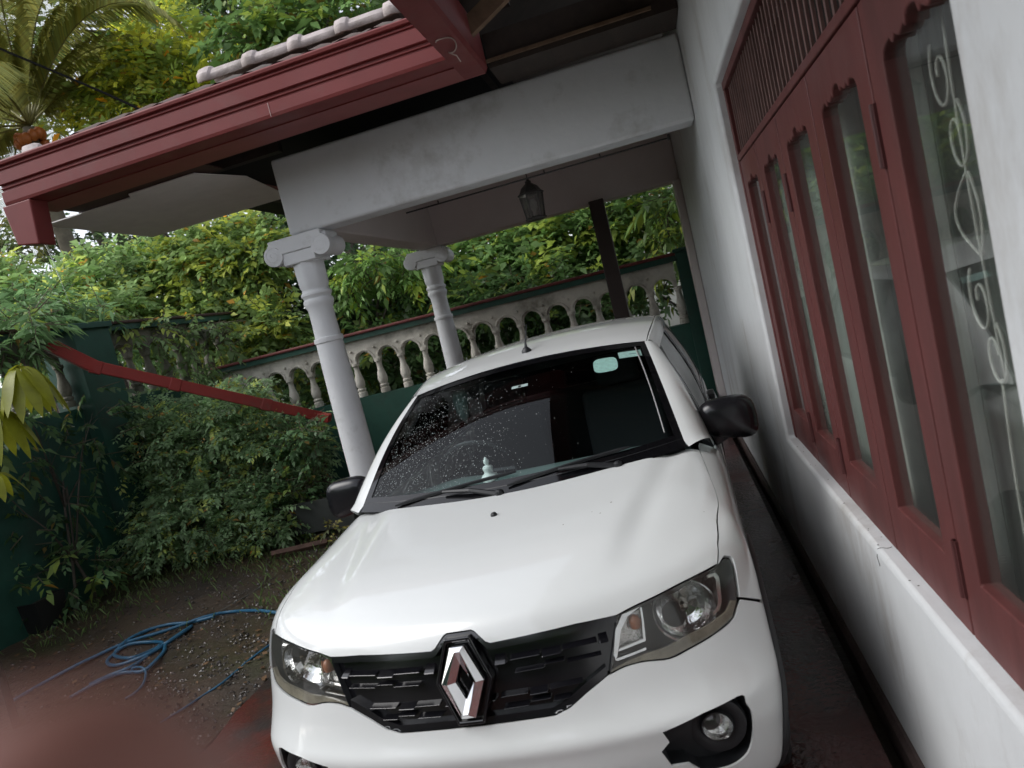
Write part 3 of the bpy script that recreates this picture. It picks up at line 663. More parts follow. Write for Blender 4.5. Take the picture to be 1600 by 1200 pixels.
def inv_front(u, w_):
    T = tab; d = (T[..., 0]-u)**2+(T[..., 2]-w_)**2; d = np.where((T[..., 1] > 0.7) | (rr[:, None] > 0.66), 9, d)
    i, j = np.unravel_index(np.argmin(d), d.shape); return (i/(NR-1), j/(NT-1))
def inside(P, poly):
    P = np.asarray(P); poly = np.asarray(poly); x, y = P[:, 0], P[:, 1]; c = np.zeros(len(P), bool); j = len(poly)-1
    for i in range(len(poly)):
        xi, yi = poly[i]; xj, yj = poly[j]
        with np.errstate(divide='ignore', invalid='ignore'):
            c ^= ((yi > y) != (yj > y)) & (x < (xj-xi)*(y-yi)/(yj-yi+1e-15)+xi)
        j = i
    return c
def densify(poly, st):
    out = []
    for i in range(len(poly)):
        a = np.array(poly[i]); b = np.array(poly[(i+1) % len(poly)]); k = max(1, int(np.linalg.norm(b-a)/st))
        out += [a+(b-a)*j/k for j in range(k)]
    return out
def chaikin(poly, n=1, keep=()):
    for _ in range(n):
        o = []
        for i in range(len(poly)):
            a = np.array(poly[i]); b = np.array(poly[(i+1) % len(poly)]); o += [tuple(a*.75+b*.25), tuple(a*.25+b*.75)]
        poly = o
    return poly
SX, SY = 2.3, 1.75      # rough metres per unit of t and r
def patch(poly, holes=(), st=0.02, off=0.0, rim=0.012, flip=False, drop=None, mirror=False, fn=None, offs=None):
    """triangulate a region of the body surface, given as (r,t) outline, into (verts, faces); rim turns the edge inwards"""
    P2 = [np.array((t*SX, r_*SY)) for r_, t in poly]; H2 = [[np.array((t*SX, r_*SY)) for r_, t in h] for h in holes]
    loops = [densify(P2, st)]+[densify(h, st) for h in H2]
    pts = []; edges = []
    for lp in loops:
        k = len(pts); pts += lp; edges += [(k+i, k+(i+1) % len(lp)) for i in range(len(lp))]
    A = np.array(P2); x0, y0 = A.min(0); x1, y1 = A.max(0)
    gx, gy = np.meshgrid(np.arange(x0+st/2, x1, st), np.arange(y0+st/2, y1, st*0.85)); G = np.stack([gx.ravel(), gy.ravel()], 1)
    ok = inside(G, P2)
    for h in H2: ok &= ~inside(G, h)
    G = G[ok]
    bp = np.array(pts)
    if len(G):
        dmin = np.full(len(G), 9.0)
        for c0 in range(0, len(bp), 200): dmin = np.minimum(dmin, np.sqrt(((G[:, None]-bp[None, c0:c0+200])**2).sum(-1)).min(1))
        G = G[dmin > st*0.45]
    allp = [Vector((float(p[0]), float(p[1]))) for p in pts]+[Vector((float(p[0]), float(p[1]))) for p in G]
    vo, eo, fo, *_ = delaunay_2d_cdt(allp, edges, [], 0, 1e-6)
    vo = np.array([(p.x, p.y) for p in vo]); fo = np.array([f for f in fo if len(f) == 3])
    cen = vo[fo].mean(1); ok = inside(cen, P2)
    for h in H2: ok &= ~inside(cen, h)
    fo = fo[ok]
    rt = np.stack([vo[:, 1]/SY, vo[:, 0]/SX], 1)
    o_ = off if offs is None else offs(rt)
    o_ = np.asarray(o_)[..., None] if np.ndim(o_) else o_
    V = S(rt[:, 0], rt[:, 1], o_) if fn is None else fn(rt[:, 0], rt[:, 1], o_)
    if drop is not None:
        c3 = V[fo].mean(1); fo = fo[~drop(c3)]
    used = np.unique(fo); mp = -np.ones(len(V), int); mp[used] = range(len(used)); V = V[used]; rt = rt[used]; fo = mp[fo]
    # consistent facing
    nn = lut(nor, rt[:, 0], rt[:, 1]) if fn is None else None
    if nn is not None:
        fn_ = np.cross(V[fo[:, 1]]-V[fo[:, 0]], V[fo[:, 2]]-V[fo[:, 0]]); sgn = (fn_*nn[fo[:, 0]]).sum(1) < 0
        fo[sgn] = fo[sgn][:, ::-1]
    V = V.tolist(); F = [tuple(f) for f in fo.tolist()]
    if rim and nn is not None:
        from collections import Counter
        cnt = Counter(); dirn = {}
        for f in F:
            for a, b in ((f[0], f[1]), (f[1], f[2]), (f[2], f[0])):
                cnt[(min(a, b), max(a, b))] += 1; dirn[(min(a, b), max(a, b))] = (a, b)
        newi = {}
        for e, c in cnt.items():
            if c == 1:
                a, b = dirn[e]
                if mirror and abs(V[a][0]) < 1e-4 and abs(V[b][0]) < 1e-4: continue
                for q in (a, b):
                    if q not in newi:
                        nq = nn[q]/np.linalg.norm(nn[q]); newi[q] = len(V); V.append((np.array(V[q])-nq*rim).tolist())
                F.append((b, a, newi[a], newi[b]))
    return V, F
def sym(V, F):
    k = len(V); return V+[(-p[0], p[1], p[2]) for p in V], F+[tuple(i+k for i in f[::-1]) for f in F]
def mir(V, F):
    return [(-p[0], p[1], p[2]) for p in V], [tuple(f[::-1]) for f in F]
def panel(name, VF, M, parent=None, merge=False, sharp=50, smooth=True):
    q = MB(); q.add(*VF); o = q.build(name, M, parent or car, local=True, merge=False)
    if merge:
        bm = bmesh.new(); bm.from_mesh(o.data); bmesh.ops.remove_doubles(bm, verts=bm.verts, dist=2e-4); bm.to_mesh(o.data); bm.free()
    if smooth: shade_angle(o, sharp)
    return o
# ---- outlines traced on the nearer side lamp and bonnet, turned into places on the body
px_lamp = [(963.8, 963), (990, 949), (1018, 936), (1061, 914), (1095, 897), (1119, 884), (1131, 873.5), (1138, 873), (1143, 879), (1148.4, 906), (1152, 938), (1145.6, 964), (1117.5, 988.8), (1080, 1011), (1046, 1028), (1005, 1032.8), (975, 1041), (953.5, 1052)]
lamp = [inv(*p) for p in px_lamp]
px_lip = [(736, 986), (742, 989), (758.5, 1004.5), (766, 1007), (839.5, 991.5), (900, 977)]
lip = [inv(*p) for p in px_lip]
px_shut = [(1121.5, 881), (1122.5, 862), (1122, 842), (1120.5, 805), (1118, 767), (1107, 739)]
shut = [inv(*p) for p in px_shut]
px_gb = [(950, 1054), (917, 1081), (890, 1105), (866.7, 1117), (820, 1124), (767, 1131)]
gb = [inv(*p) for p in px_gb]
px_fog = [(1035, 1144.5), (1097, 1115), (1152, 1088), (1163.6, 1087), (1168.5, 1102), (1175, 1112), (1178, 1139.6), (1173, 1170), (1159, 1188), (1136, 1200), (1100, 1206), (1077.5, 1193), (1050, 1197), (1033.6, 1175), (1046, 1160)]
fog = [inv(*p) for p in px_fog]
def cr(pts, n=4):
    P = [np.array(p, float) for p in pts]; out = []
    for i in range(len(P)-1):
        p0 = P[max(i-1, 0)]; p1 = P[i]; p2 = P[i+1]; p3 = P[min(i+2, len(P)-1)]
        for k in range(n):
            t = k/n; out.append(tuple(0.5*(2*p1+(p2-p0)*t+(2*p0-5*p1+4*p2-p3)*t*t+(3*p1-p0-3*p2+p3)*t**3)))
    return out+[tuple(P[-1])]
def inv_uw(u, w_):
    r_, t_ = inv_front(abs(u), w_)
    for _ in range(8):
        e = 1e-3; p0 = S(r_, t_)[[0, 2]]; Jm = np.stack([(S(r_+e, t_)-S(r_-e, t_))[[0, 2]]/(2*e), (S(r_, t_+e)-S(r_, max(0, t_-e)))[[0, 2]]/(e+min(e, t_))], 1)
        d_ = np.linalg.solve(Jm, np.array([abs(u), w_])-p0); r_ = float(np.clip(r_+np.clip(d_[0], -.02, .02), 0, 1)); t_ = float(np.clip(t_+np.clip(d_[1], -.02, .02), 0, 1))
    return (r_, t_)
def shift(poly, dr=0., dt=0.): return [(a+dr, b+dt) for a, b in poly]
lip_r0 = lip[0][0]
fog_s = fog[0:2]+cr(fog[2:11], 3)+fog[11:]
hood_lamp = shift(cr(lamp[0:6]), 0.0035, 0)
shl = cr(shut)
hood = [(lip_r0+0.004, 0.0)] + shift(lip, 0.004, 0) + hood_lamp + shift(shl, 0.0008, -0.0010) + [(shut[-1][0]+0.015, 0.698), (0.93, 0.698), (0.985, 0.698), (0.985, 0.0)]
panel('bonnet', sym(*patch(hood, st=0.017, mirror=True)), WHITE, merge=True)
def arch(c): return (c[:, 1]-0.70)**2+(c[:, 2]-0.30)**2 < 0.350**2
def arch2(c): return ((c[:, 1]-0.70)**2+(c[:, 2]-0.30)**2 < 0.350**2) | ((c[:, 1]-3.12)**2+(c[:, 2]-0.30)**2 < 0.350**2)
joint = inv(1187, 946)
jr = joint[0]
lo_in = [inv_front(0.0, 0.31), inv_front(0.20, 0.31), inv_front(0.36, 0.33), inv_front(0.40, 0.37), inv_front(0.37, 0.405), inv_front(0.0, 0.405)]
bumper = [(0.0, 0.0), (0.0, 0.60), (jr-0.004, 0.60), (jr-0.004, joint[1]+0.01), (lamp[10][0]-0.004, lamp[10][1]+0.006)] + shift(cr(lamp[10:])[2:], -0.0035, 0.001) + shift(gb, -0.003, 0) + [(gb[-1][0]-0.003, 0.0)]
lowin = [(a, b) for a, b in lo_in[1:5]]
lowin = [(lo_in[0][0], -0.01)] + lowin + [(lo_in[5][0], -0.01)]
panel('front_bumper', sym(*patch(bumper, [fog_s, [(a, max(b, -0.01)) for a, b in lowin]], st=0.017, rim=0.006, mirror=True, drop=arch)), WHITE, merge=True)
fend = [(lamp[10][0]+0.003, lamp[10][1]+0.006), (jr+0.004, joint[1]+0.01), (jr+0.004, 0.60), (0.04, 0.60), (0.04, 0.7125), (0.645, 0.7125), (shut[-1][0]+0.011, 0.7125), (shut[-1][0]+0.011, 0.69)] + shift(shl[::-1], -0.0008, 0.0014) + [(lamp[6][0]+0.006, lamp[6][1]+0.004)] + shift(cr(lamp[7:10]), 0.002, 0.006)
for sd in (1, -1):
    pv = patch(fend, st=0.02, drop=arch); panel('fender', pv if sd > 0 else mir(*pv), WHITE)
# dark inner shell so panel gaps read as gaps
ri = np.linspace(0.02, 0.97, 40); ti = np.linspace(0, 1.0, 60)
Pi = S(*np.meshgrid(ri, ti, indexing='ij'), -0.16); Pi[..., 0] = np.maximum(Pi[..., 0], 0)
sel = [(i, j) for i in range(39) for j in range(59) if not (ri[i] > 0.64 and ti[j] >= 0.69)]
Vi = Pi.reshape(-1, 3).tolist(); Fi = [(i*60+j, i*60+j+1, (i+1)*60+j+1, (i+1)*60+j) for i, j in sel]
Vk = np.array(Vi); Fi = [f for f in Fi if not arch2(Vk[list(f)].mean(0)[None])[0]]
panel('inner_shell', sym(Vi, Fi), DARKGAP)
# ---- grille
lampin = [lamp[0], lamp[-1]]
gr_out = [(lip_r0+0.012, 0.0)] + shift(lip, 0.012, 0) + [(lamp[0][0]+0.012, lamp[0][1]+0.004), (lamp[-1][0]-0.006, lamp[-1][1]+0.004)] + shift(gb, -0.010, 0) + [(gb[-1][0]-0.010, 0.0)]
panel('grille_panel', sym(*patch(gr_out, st=0.02, off=-0.024, rim=0.0, mirror=True)), GLOSSBLK, merge=True)
gr_top = [(lip_r0+0.001, 0.0)] + shift(lip, 0.001, 0) + [(lamp[0][0]+0.0005, lamp[0][1]-0.001)]
gr_in = [(a-0.014, b) for a, b in gr_top]
gr_in[0] = (lip_r0-0.010, 0.0)
panel('grille_rim', sym(*patch(gr_top+gr_in[::-1], st=0.012, off=-0.004, rim=0.02, mirror=True)), GLOSSBLK, merge=True)
gbr = shift(gb, 0.0, 0)+[(gb[-1][0], 0.0)]
panel('grille_rim', sym(*patch(gbr+[(a+0.016, b) for a, b in gbr[::-1]], st=0.012, off=-0.004, rim=0.02, mirror=True)), GLOSSBLK, merge=True)
def facet_bar(p, off0, off1, slope):
    """raised bar on the grille: p = four (r,t) corners (bl, br, tr, tl); its upper face leans back"""
    (a, b, c, d_) = p; V = []
    for q in (a, b, c, d_): V.append(S(*q, off0))
    ins = 0.18
    ce = np.mean(np.array(p), 0)
    tr_ = [(a[0]+(d_[0]-a[0])*0.12, a[1]), (b[0]+(c[0]-b[0])*0.12, b[1]), (c[0]-(c[0]-b[0])*slope, c[1]), (d_[0]-(d_[0]-a[0])*slope, d_[1])]
    for q in tr_: V.append(S(*q, off1))
    return [v.tolist() for v in V], [(4, 5, 6, 7), (0, 1, 5, 4), (1, 2, 6, 5), (2, 3, 7, 6), (3, 0, 4, 7)]
def bar_px(x0, x1, y0, y1, side, tilt):
    """screen box (left,right,top,bottom) following the tilt of the car -> corners on the body"""
    cs = [(x0, y1), (x1, y1+tilt*(x1-x0)), (x1, y0+tilt*(x1-x0)), (x0, y0)]
    return [inv(*c, side) for c in cs]
rows_px = [(1044, 1048, 1056, 1061, 1067, 1071, 1075), (1101, 1103, 1108, 1112, 1117, 1121, 1126)]
left_rows = [(532, 542, 0, 0, 3), (544, 585, 0, 1, 2), (544.5, 585, 0, 5, 6), (587.5, 612, 0, 1, 3), (587.5, 612, 0, 4, 5), (614, 654, 0, 1, 2), (614, 654, 0, 5, 6), (661.5, 677.5, 0, 0, 3),
             (577, 618, 1, 1, 2), (598, 620, 1, 5, 6), (622, 646, 1, 1, 3), (622, 648, 1, 4, 5), (648, 687, 1, 1, 2), (653, 689, 1, 5, 6), (696, 702, 1, 1, 3)]
def pxw(y, k):      # height on the body of a picture row, read at the middle of the left half of the grille
    return float(S(*inv(605, y, -1))[2])
for (x0, x1, k, i0, i1) in left_rows:
    ym = (rows_px[k][i0]+rows_px[k][i1])/2
    u0 = float(S(*inv(x0, ym, -1))[0]); u1 = float(S(*inv(x1, ym, -1))[0]); wt_, wb_ = pxw(rows_px[k][i0]-0.5, k), pxw(rows_px[k][i1]+0.5, k)
    c4 = [inv_uw(u0, wb_), inv_uw(u1, wb_), inv_uw(u1, wt_), inv_uw(u0, wt_)]
    V, F = facet_bar(c4, -0.026, -0.002, 0.80)
    for sd in (-1, 1):
        VV, FF = (V, F) if sd > 0 else mir(V, F)
        q = MB(); q.add(VV, FF); q.build('grille_bar', GLOSSBLK, car, local=True, bevel=0.0015, seg=1)
# ---- emblem: a faceted rhombus with an open centre in a black shield
ec = inv(731, 1062); E0 = S(ec[0], 0.0, 0.004); EN = lut(nor, ec[0], 0.0); EN = EN/np.linalg.norm(EN); EN[0] = 0
EUP = np.array([0, -EN[2]*np.sign(EN[1])*1.0, abs(EN[1])]); EUP = EUP/np.linalg.norm(EUP)
if EUP[2] < 0: EUP = -EUP
def eloc(x, z, h): return (E0 + np.array([1, 0, 0])*x + EUP*z + EN*h).tolist()
outer = [(-0.020, 0.091), (0.020, 0.091), (0.060, 0.0), (0.020, -0.091), (-0.020, -0.091), (-0.060, 0.0)]
ridg = [(-0.004, 0.080), (0.012, 0.080), (0.041, 0.0), (0.004, -0.080), (-0.012, -0.080), (-0.041, 0.0)]
innr = [(-0.001, 0.044), (0.001, 0.044), (0.021, 0.0), (0.001, -0.044), (-0.001, -0.044), (-0.021, 0.0)]
V = [eloc(x, z, 0.0) for x, z in outer]+[eloc(x, z, 0.016) for x, z in outer]+[eloc(x*0.98, z, 0.027) for x, z in ridg]+[eloc(x, z, 0.010) for x, z in innr]+[eloc(x, z, 0.0) for x, z in innr]
F = []
for lv in range(4):
    F += [(lv*6+i, lv*6+(i+1) % 6, (lv+1)*6+(i+1) % 6, (lv+1)*6+i) for i in range(6)]
q = MB(); q.add(V, F); tag(q.build('emblem', CHROME, car, local=True, bevel=0.0012, seg=2), 'chrome diamond shaped emblem')
q = MB(); sh = [(-0.036, 0.112), (0.036, 0.112), (0.080, 0.0), (0.036, -0.112), (-0.036, -0.112), (-0.080, 0.0)]; sh2 = [(x*0.87, z*0.90) for x, z in sh]
V = [eloc(x, z, -0.022) for x, z in sh]+[eloc(x, z, 0.006) for x, z in sh]+[eloc(x, z, 0.006) for x, z in sh2]+[eloc(x, z, -0.010) for x, z in sh2]
F = [(a*6+i, a*6+(i+1) % 6, (a+1)*6+(i+1) % 6, (a+1)*6+i) for a in range(3) for i in range(6)]+[(18, 19, 20, 21, 22, 23)]
q.add(V, F); q.build('emblem_surround', GLOSSBLK, car, local=True, bevel=0.003)
# ---- headlamps
LENS = glass_mat('lamp_lens', (0.93, 0.94, 0.93), opacity=0.05, ocol=(0.45, 0.42, 0.36))
LENS_OLD = mat('yellowed_lens_edge', (0.22, 0.20, 0.155), 0.35, var=0.35, vscale=20, spec=0.4)
HOUSE = mat('lamp_housing', (0.045, 0.048, 0.052), 0.45)
REFL = mat('lamp_reflector', (0.80, 0.80, 0.80), 0.09, metal=1.0, bump=0.5, bscale=22)
AMBER = mat('indicator_bulb', (0.32, 0.13, 0.07), 0.35)
lamp_s = cr(lamp)
def shrink(poly, k):
    A = np.array(poly); c = A.mean(0); return [tuple(c+(p-c)*k) for p in A]
bowl = inv(1068, 941)
bw3 = S(*bowl)
bn = lut(nor, *bowl); bn = bn/np.linalg.norm(bn)
bdir = np.array([bn[0]*0.32, -1.0, 0.02]); bdir /= np.linalg.norm(bdir)      # the lamp looks ahead
def lamp_unit(sd):
    mm = (lambda V, F: (V, F)) if sd > 0 else mir
    root = panel('headlamp', mm(*patch(lamp_s, st=0.016, off=-0.122, rim=0.0)), HOUSE)
    # side walls of the housing
    lp = densify([np.array(p) for p in lamp_s], 0.012); A = np.array(lp)
    V0 = S(A[:, 0], A[:, 1], -0.003); V1 = S(A[:, 0], A[:, 1], -0.125); k = len(lp)
    panel('housing_wall', mm(V0.tolist()+V1.tolist(), [(i, (i+1) % k, k+(i+1) % k, k+i) for i in range(k)]), HOUSE, root)
    # round reflector bowl
    M3 = Vector(bdir.tolist()).to_track_quat('Z', 'Y').to_matrix(); cpos = Vector((0.584, 0.268, 0.733))
    q = MB(); RB = 0.083
    q.lathe([(RB, 0.012), (RB+0.004, 0.016), (RB+0.005, 0.008), (RB+0.001, -0.06)], cpos, 36, rot=M3); q.f = q.f[:-2]
    VV, FF = mm([list(p) for p in q.v], q.f); panel('reflector_ring', (VV, FF), mat('ring_chrome', (0.7, 0.7, 0.7), 0.18, metal=1.0), root)
    q = MB(); q.lathe([(RB, 0.012), (RB*0.97, -0.004), (RB*0.9, -0.016), (RB*0.72, -0.032), (RB*0.5, -0.043), (RB*0.25, -0.049), (0.012, -0.051)], cpos, 36, rot=M3); q.f = q.f[:-2]
    q.f = [f for f in q.f]
    VV, FF = mm([list(p) for p in q.v], q.f); o = panel('reflector', (VV, FF), REFL, root, sharp=12)
    q = MB(); q.lathe([(0.013, -0.05), (0.013, -0.015), (0.010, -0.008), (0.0, -0.006)], cpos, 14, rot=M3)
    panel('bulb_shield', mm([list(p) for p in q.v], q.f), mat('shield_metal', (0.35, 0.33, 0.30), 0.25, metal=1.0), root)
    # indicator cell with bright frame
    cell = [inv(*p) for p in ((970, 1017), (1008, 1001), (1004, 950), (981, 963), (973, 985))]
    fo_ = [inv(*p) for p in ((963, 1033), (1012.5, 1014), (1012.5, 1018), (964, 1037), (960, 1030), (963, 985), (973, 960), (1003, 946), (1012, 1000), (1010, 1004), (1004.5, 951), (982, 963), (972, 986), (968, 1018), (1010, 1001), (1010, 1003.5), (968, 1021), (966, 1030))]
    panel('indicator_frame', mm(*patch(fo_[:8]+[fo_[11], fo_[12], fo_[17]], st=0.008, off=-0.022, rim=0.02)), CHROME, root)
    panel('indicator_frame', mm(*patch([inv(*p) for p in ((968, 1021), (1012, 1003.5), (1004.8, 948), (1002, 948), (1008, 1000.5), (971, 1016), (968.5, 1017))], st=0.008, off=-0.022, rim=0.015)), CHROME, root)
    cm = mat('indicator_reflector', (0.62, 0.60, 0.58), 0.2, metal=1.0, bump=0.7, bscale=60)
    panel('indicator_reflector', mm(*patch(cell, st=0.01, off=-0.045, rim=0.0)), cm, root)
    tb = S(*inv(995, 972), -0.033); q = MB(); q.lathe([(0.0, -0.02), (0.014, -0.016), (0.017, 0.0), (0.012, 0.014), (0.0, 0.02)], tuple(tb), 14); panel('indicator_bulb', mm([list(p) for p in q.v], q.f), AMBER, root)
    # bright outer bracket
    br = [inv(*p) for p in ((1111, 894), (1125, 890), (1132, 898), (1137, 940), (1134, 953), (1123, 963), (1123, 957), (1129, 948), (1131, 938), (1126, 901), (1122, 896), (1113, 900))]
    panel('daylight_bracket', mm(*patch(br, st=0.008, off=-0.026, rim=0.02)), mat('satin_chrome', (0.72, 0.72, 0.72), 0.25, metal=1.0), root)
    # clear cover and its yellowed lower edge
    panel('lens', mm(*patch(lamp_s, st=0.02, off=-0.0015, rim=0.0)), LENS, root)
    edge = [lamp[10], lamp[11], lamp[12], lamp[13], lamp[14], lamp[15], lamp[16], lamp[17]]
    inn = [inv(*p) for p in ((958, 1047), (985, 1033), (1012, 1022), (1045, 1011), (1075, 994), (1110, 976), (1138, 955), (1146, 938))]
    panel('lens_edge', mm(*patch(edge+inn, st=0.012, off=-0.004, rim=0.01)), LENS_OLD, root)
    return root
for sd in (1, -1): lamp_unit(sd)
# ---- fog lamp pockets
fogc = inv(1124, 1146); fc = S(*fogc); fdir = np.array([0.10, -1, 0.0]); fdir /= np.linalg.norm(fdir)
def fog_unit(sd):
    mm = (lambda V, F: (V, F)) if sd > 0 else mir
    fs_ = fog_s
    root = panel('fog_lamp', mm(*patch(shrink(fs_, 1.05), st=0.016, off=-0.05, rim=0.0)), BLKPLAS)
    lp = densify([np.array(p) for p in fs_], 0.01); A = np.array(lp); k = len(lp); V0 = S(A[:, 0], A[:, 1], -0.0065); V1 = S(A[:, 0], A[:, 1], -0.052)
    panel('pocket_wall', mm(V0.tolist()+V1.tolist(), [(i, (i+1) % k, k+(i+1) % k, k+i) for i in range(k)]), BLKPLAS, root)
    M3 = Vector(fdir.tolist()).to_track_quat('Z', 'Y').to_matrix(); c = Vector((fc - fdir*0.042).tolist())
    q = MB(); q.lathe([(0.078, -0.01), (0.074, 0.006), (0.060, 0.010), (0.044, 0.004), (0.041, 0.016), (0.038, 0.016)], c, 30, rot=M3); q.f = q.f[:-2]
    panel('bezel', mm([list(p) for p in q.v], q.f), BLKPLAS, root)
    q = MB(); q.lathe([(0.039, 0.012), (0.032, -0.004), (0.018, -0.014), (0.006, -0.017), (0.0, -0.017)], c, 26, rot=M3); q.f = q.f[:-2]
    panel('reflector', mm([list(p) for p in q.v], q.f), mat('fog_reflector', (0.75, 0.75, 0.75), 0.12, metal=1.0, bump=0.8, bscale=45), root, sharp=15)
    q = MB(); q.lathe([(0.0395, 0.012), (0.030, 0.021), (0.016, 0.026), (0.0, 0.027)], c, 26, rot=M3); q.f = q.f[:-2]
    panel('lens', mm([list(p) for p in q.v], q.f), LENS, root)
for sd in (1, -1): fog_unit(sd)
lw_ = [(lo_in[0][0]-0.012, 0.0)]+[(a, b+0.006) for a, b in lo_in[1:5]]+[(lo_in[5][0]+0.012, 0.0)]
panel('lower_intake', sym(*patch(lw_, st=0.025, off=-0.03, rim=0.0, mirror=True)), BLKPLAS, merge=True)
for k in range(5):
    w_ = 0.325+0.016*k; V0 = [S(*inv_front(u, w_), -0.018) for u in np.linspace(0, 0.37, 10)]
    pts = [(-p[0], p[1], p[2]) for p in V0[::-1]]+[tuple(p) for p in V0[1:]]
    q = MB(); q.tube(pts, 0.004, 5); q.build('intake_bar', BLKPLAS, car, local=True)
# ---- flanks: doors, quarter panels, wheel-arch cladding, sills
def tv(v): return 0.7+0.3*(v-TV)/(3.55-TV)
for sd in (1, -1):
    mm = (lambda V, F: (V, F)) if sd > 0 else mir
    for nm, va, vb in (('front_door', 1.135, 2.06), ('rear_door', 2.066, 2.90), ('quarter_panel', 2.906, 3.55)):
        po = [(0.06, tv(va)), (0.06, tv(vb)), (0.645, tv(vb)), (0.645, tv(va))]
        d_ = panel(nm, mm(*patch(po, st=0.045, drop=arch2)), WHITE)
        if nm != 'quarter_panel':
            hp = S(0.56, tv(vb-0.16), 0.012); q = MB(); q.box((hp[0]-0.012, hp[1]-0.085, hp[2]-0.016), (hp[0]+0.022, hp[1]+0.085, hp[2]+0.016)); VV, FF = mm([list(p) for p in q.v], q.f)
            q = MB(); q.add(VV, FF); q.build('door_handle', BLKPLAS, d_, local=True, bevel=0.008)
    for vc in (0.70, 3.12):
        V = []; F = []; m_ = 44; ang = np.linspace(-0.22, math.pi+0.22, m_)
        for th in ang:
            for R_, of in ((0.335, -0.03), (0.337, 0.012), (0.36, 0.016), (0.415, 0.014), (0.425, 0.002)):
                rt = inv_side(vc-R_*math.cos(th), max(0.195, 0.30+R_*math.sin(th))); p = S(*rt, of); V.append([p[0], vc-R_*math.cos(th), max(0.17, 0.30+R_*math.sin(th))])
        F = [(i*5+j, i*5+j+1, (i+1)*5+j+1, (i+1)*5+j) for i in range(m_-1) for j in range(4)]
        panel('arch_cladding', mm(V, F), BLKPLAS)
    po = [(0.0, tv(1.02)), (0.0, tv(2.80)), (0.065, tv(2.80)), (0.065, tv(1.02))]
    panel('sill', mm(*patch(po, st=0.05, off=0.004)), BLKPLAS)
# ---- windscreen and glasshouse
def WS(a, b, off=0.0):
    a = np.asarray(a, float); b = np.asarray(b, float); f = np.abs(a)
    B = np.stack([0.668*a, 0.868+0.132*f**2.2, 0.985+0.016*f**2], -1)
    T = np.stack([0.570*a, 1.605+0.064*f**2, 1.396-0.048*f**2], -1)
    P = B+(T-B)*b[..., None]
    bul = np.sin(np.pi*np.clip(b, 0, 1))*0.030+off
    n_ = np.array([0, -0.47, 0.88]); P = P+n_*bul[..., None] if np.ndim(bul) else P+n_*bul
    return P
def ws_patch(a0, a1, b0, b1, na, nb, off):
    A, B = np.meshgrid(np.linspace(a0, a1, na), np.linspace(b0, b1, nb)); P = WS(A, B, off)
    return P.reshape(-1, 3).tolist(), [(i*na+j, i*na+j+1, (i+1)*na+j+1, (i+1)*na+j) for i in range(nb-1) for j in range(na-1)]
WGLASS = glass_mat('windscreen_glass', (0.74, 0.82, 0.81), ior=1.5, refl=0.6)
screen = panel('windscreen', ws_patch(-0.985, 0.985, 0.0, 0.995, 60, 30, 0.0), WGLASS)
FRIT = mat('black_glass_border', (0.005, 0.005, 0.006), 0.06, spec=0.6)
fr_parts = [ws_patch(-0.99, 0.99, -0.012, 0.085, 50, 4, 0.003), ws_patch(-0.99, 0.99, 0.945, 1.0, 50, 3, 0.003), ws_patch(-0.99, -0.945, 0.085, 0.945, 4, 20, 0.003), ws_patch(0.945, 0.99, 0.085, 0.945, 4, 20, 0.003)]
q = MB()
for V, F in fr_parts: q.add(V, F)
o = q.build('glass_border', FRIT, screen, local=True, smooth=True)
# raised glass strip catching the light near the right pillar
sp = [WS(0.90+0.012*math.sin(t*3.1), t, 0.004).tolist() for t in np.linspace(0.12, 0.93, 20)]
q = MB(); q.tube(sp, 0.0030, 6); q.build('edge_trim', mat('grey_trim', (0.30, 0.30, 0.30), 0.3), screen, local=True, smooth=True)
# roof
rv_ = np.linspace(0, 1, 34); ra = np.linspace(0, 1, 22)
def hw_(v): return pchip(v, [1.6, 1.75, 2.1, 2.6, 3.1, 3.4], [.566, .578, .600, .600, .575, .545])
def wc_(v): return pchip(v, [1.55, 1.77, 2.1, 2.45, 2.9, 3.35], [1.386, 1.428, 1.462, 1.464, 1.442, 1.405])
P = []
for qv in rv_:
    row = []
    for a in ra:
        vf = 1.605+0.064*a**2-0.004; v = vf+(3.36-vf)*qv
        wcv = wc_(v); e = 0.052+0.0*v
        w_ = wcv-e*a**2.4
        if qv < 0.08: w_ += (WS(a, 1.0)[2]+0.005-(wc_(vf)-e*a**2.4))*(1-qv/0.08)
        row.append((hw_(v)*a, v, w_))
    P.append(row)
q = MB(); q.grid(P); V, F = sym([list(p) for p in q.v], [f[::-1] for f in q.f])
roof = panel('roof', (V, F), WHITE, merge=True)
bmx = bmesh.new(); bmx.from_mesh(roof.data); bmesh.ops.recalc_face_normals(bmx, faces=bmx.faces); bmx.to_mesh(roof.data); bmx.free(); shade_angle(roof, 40)
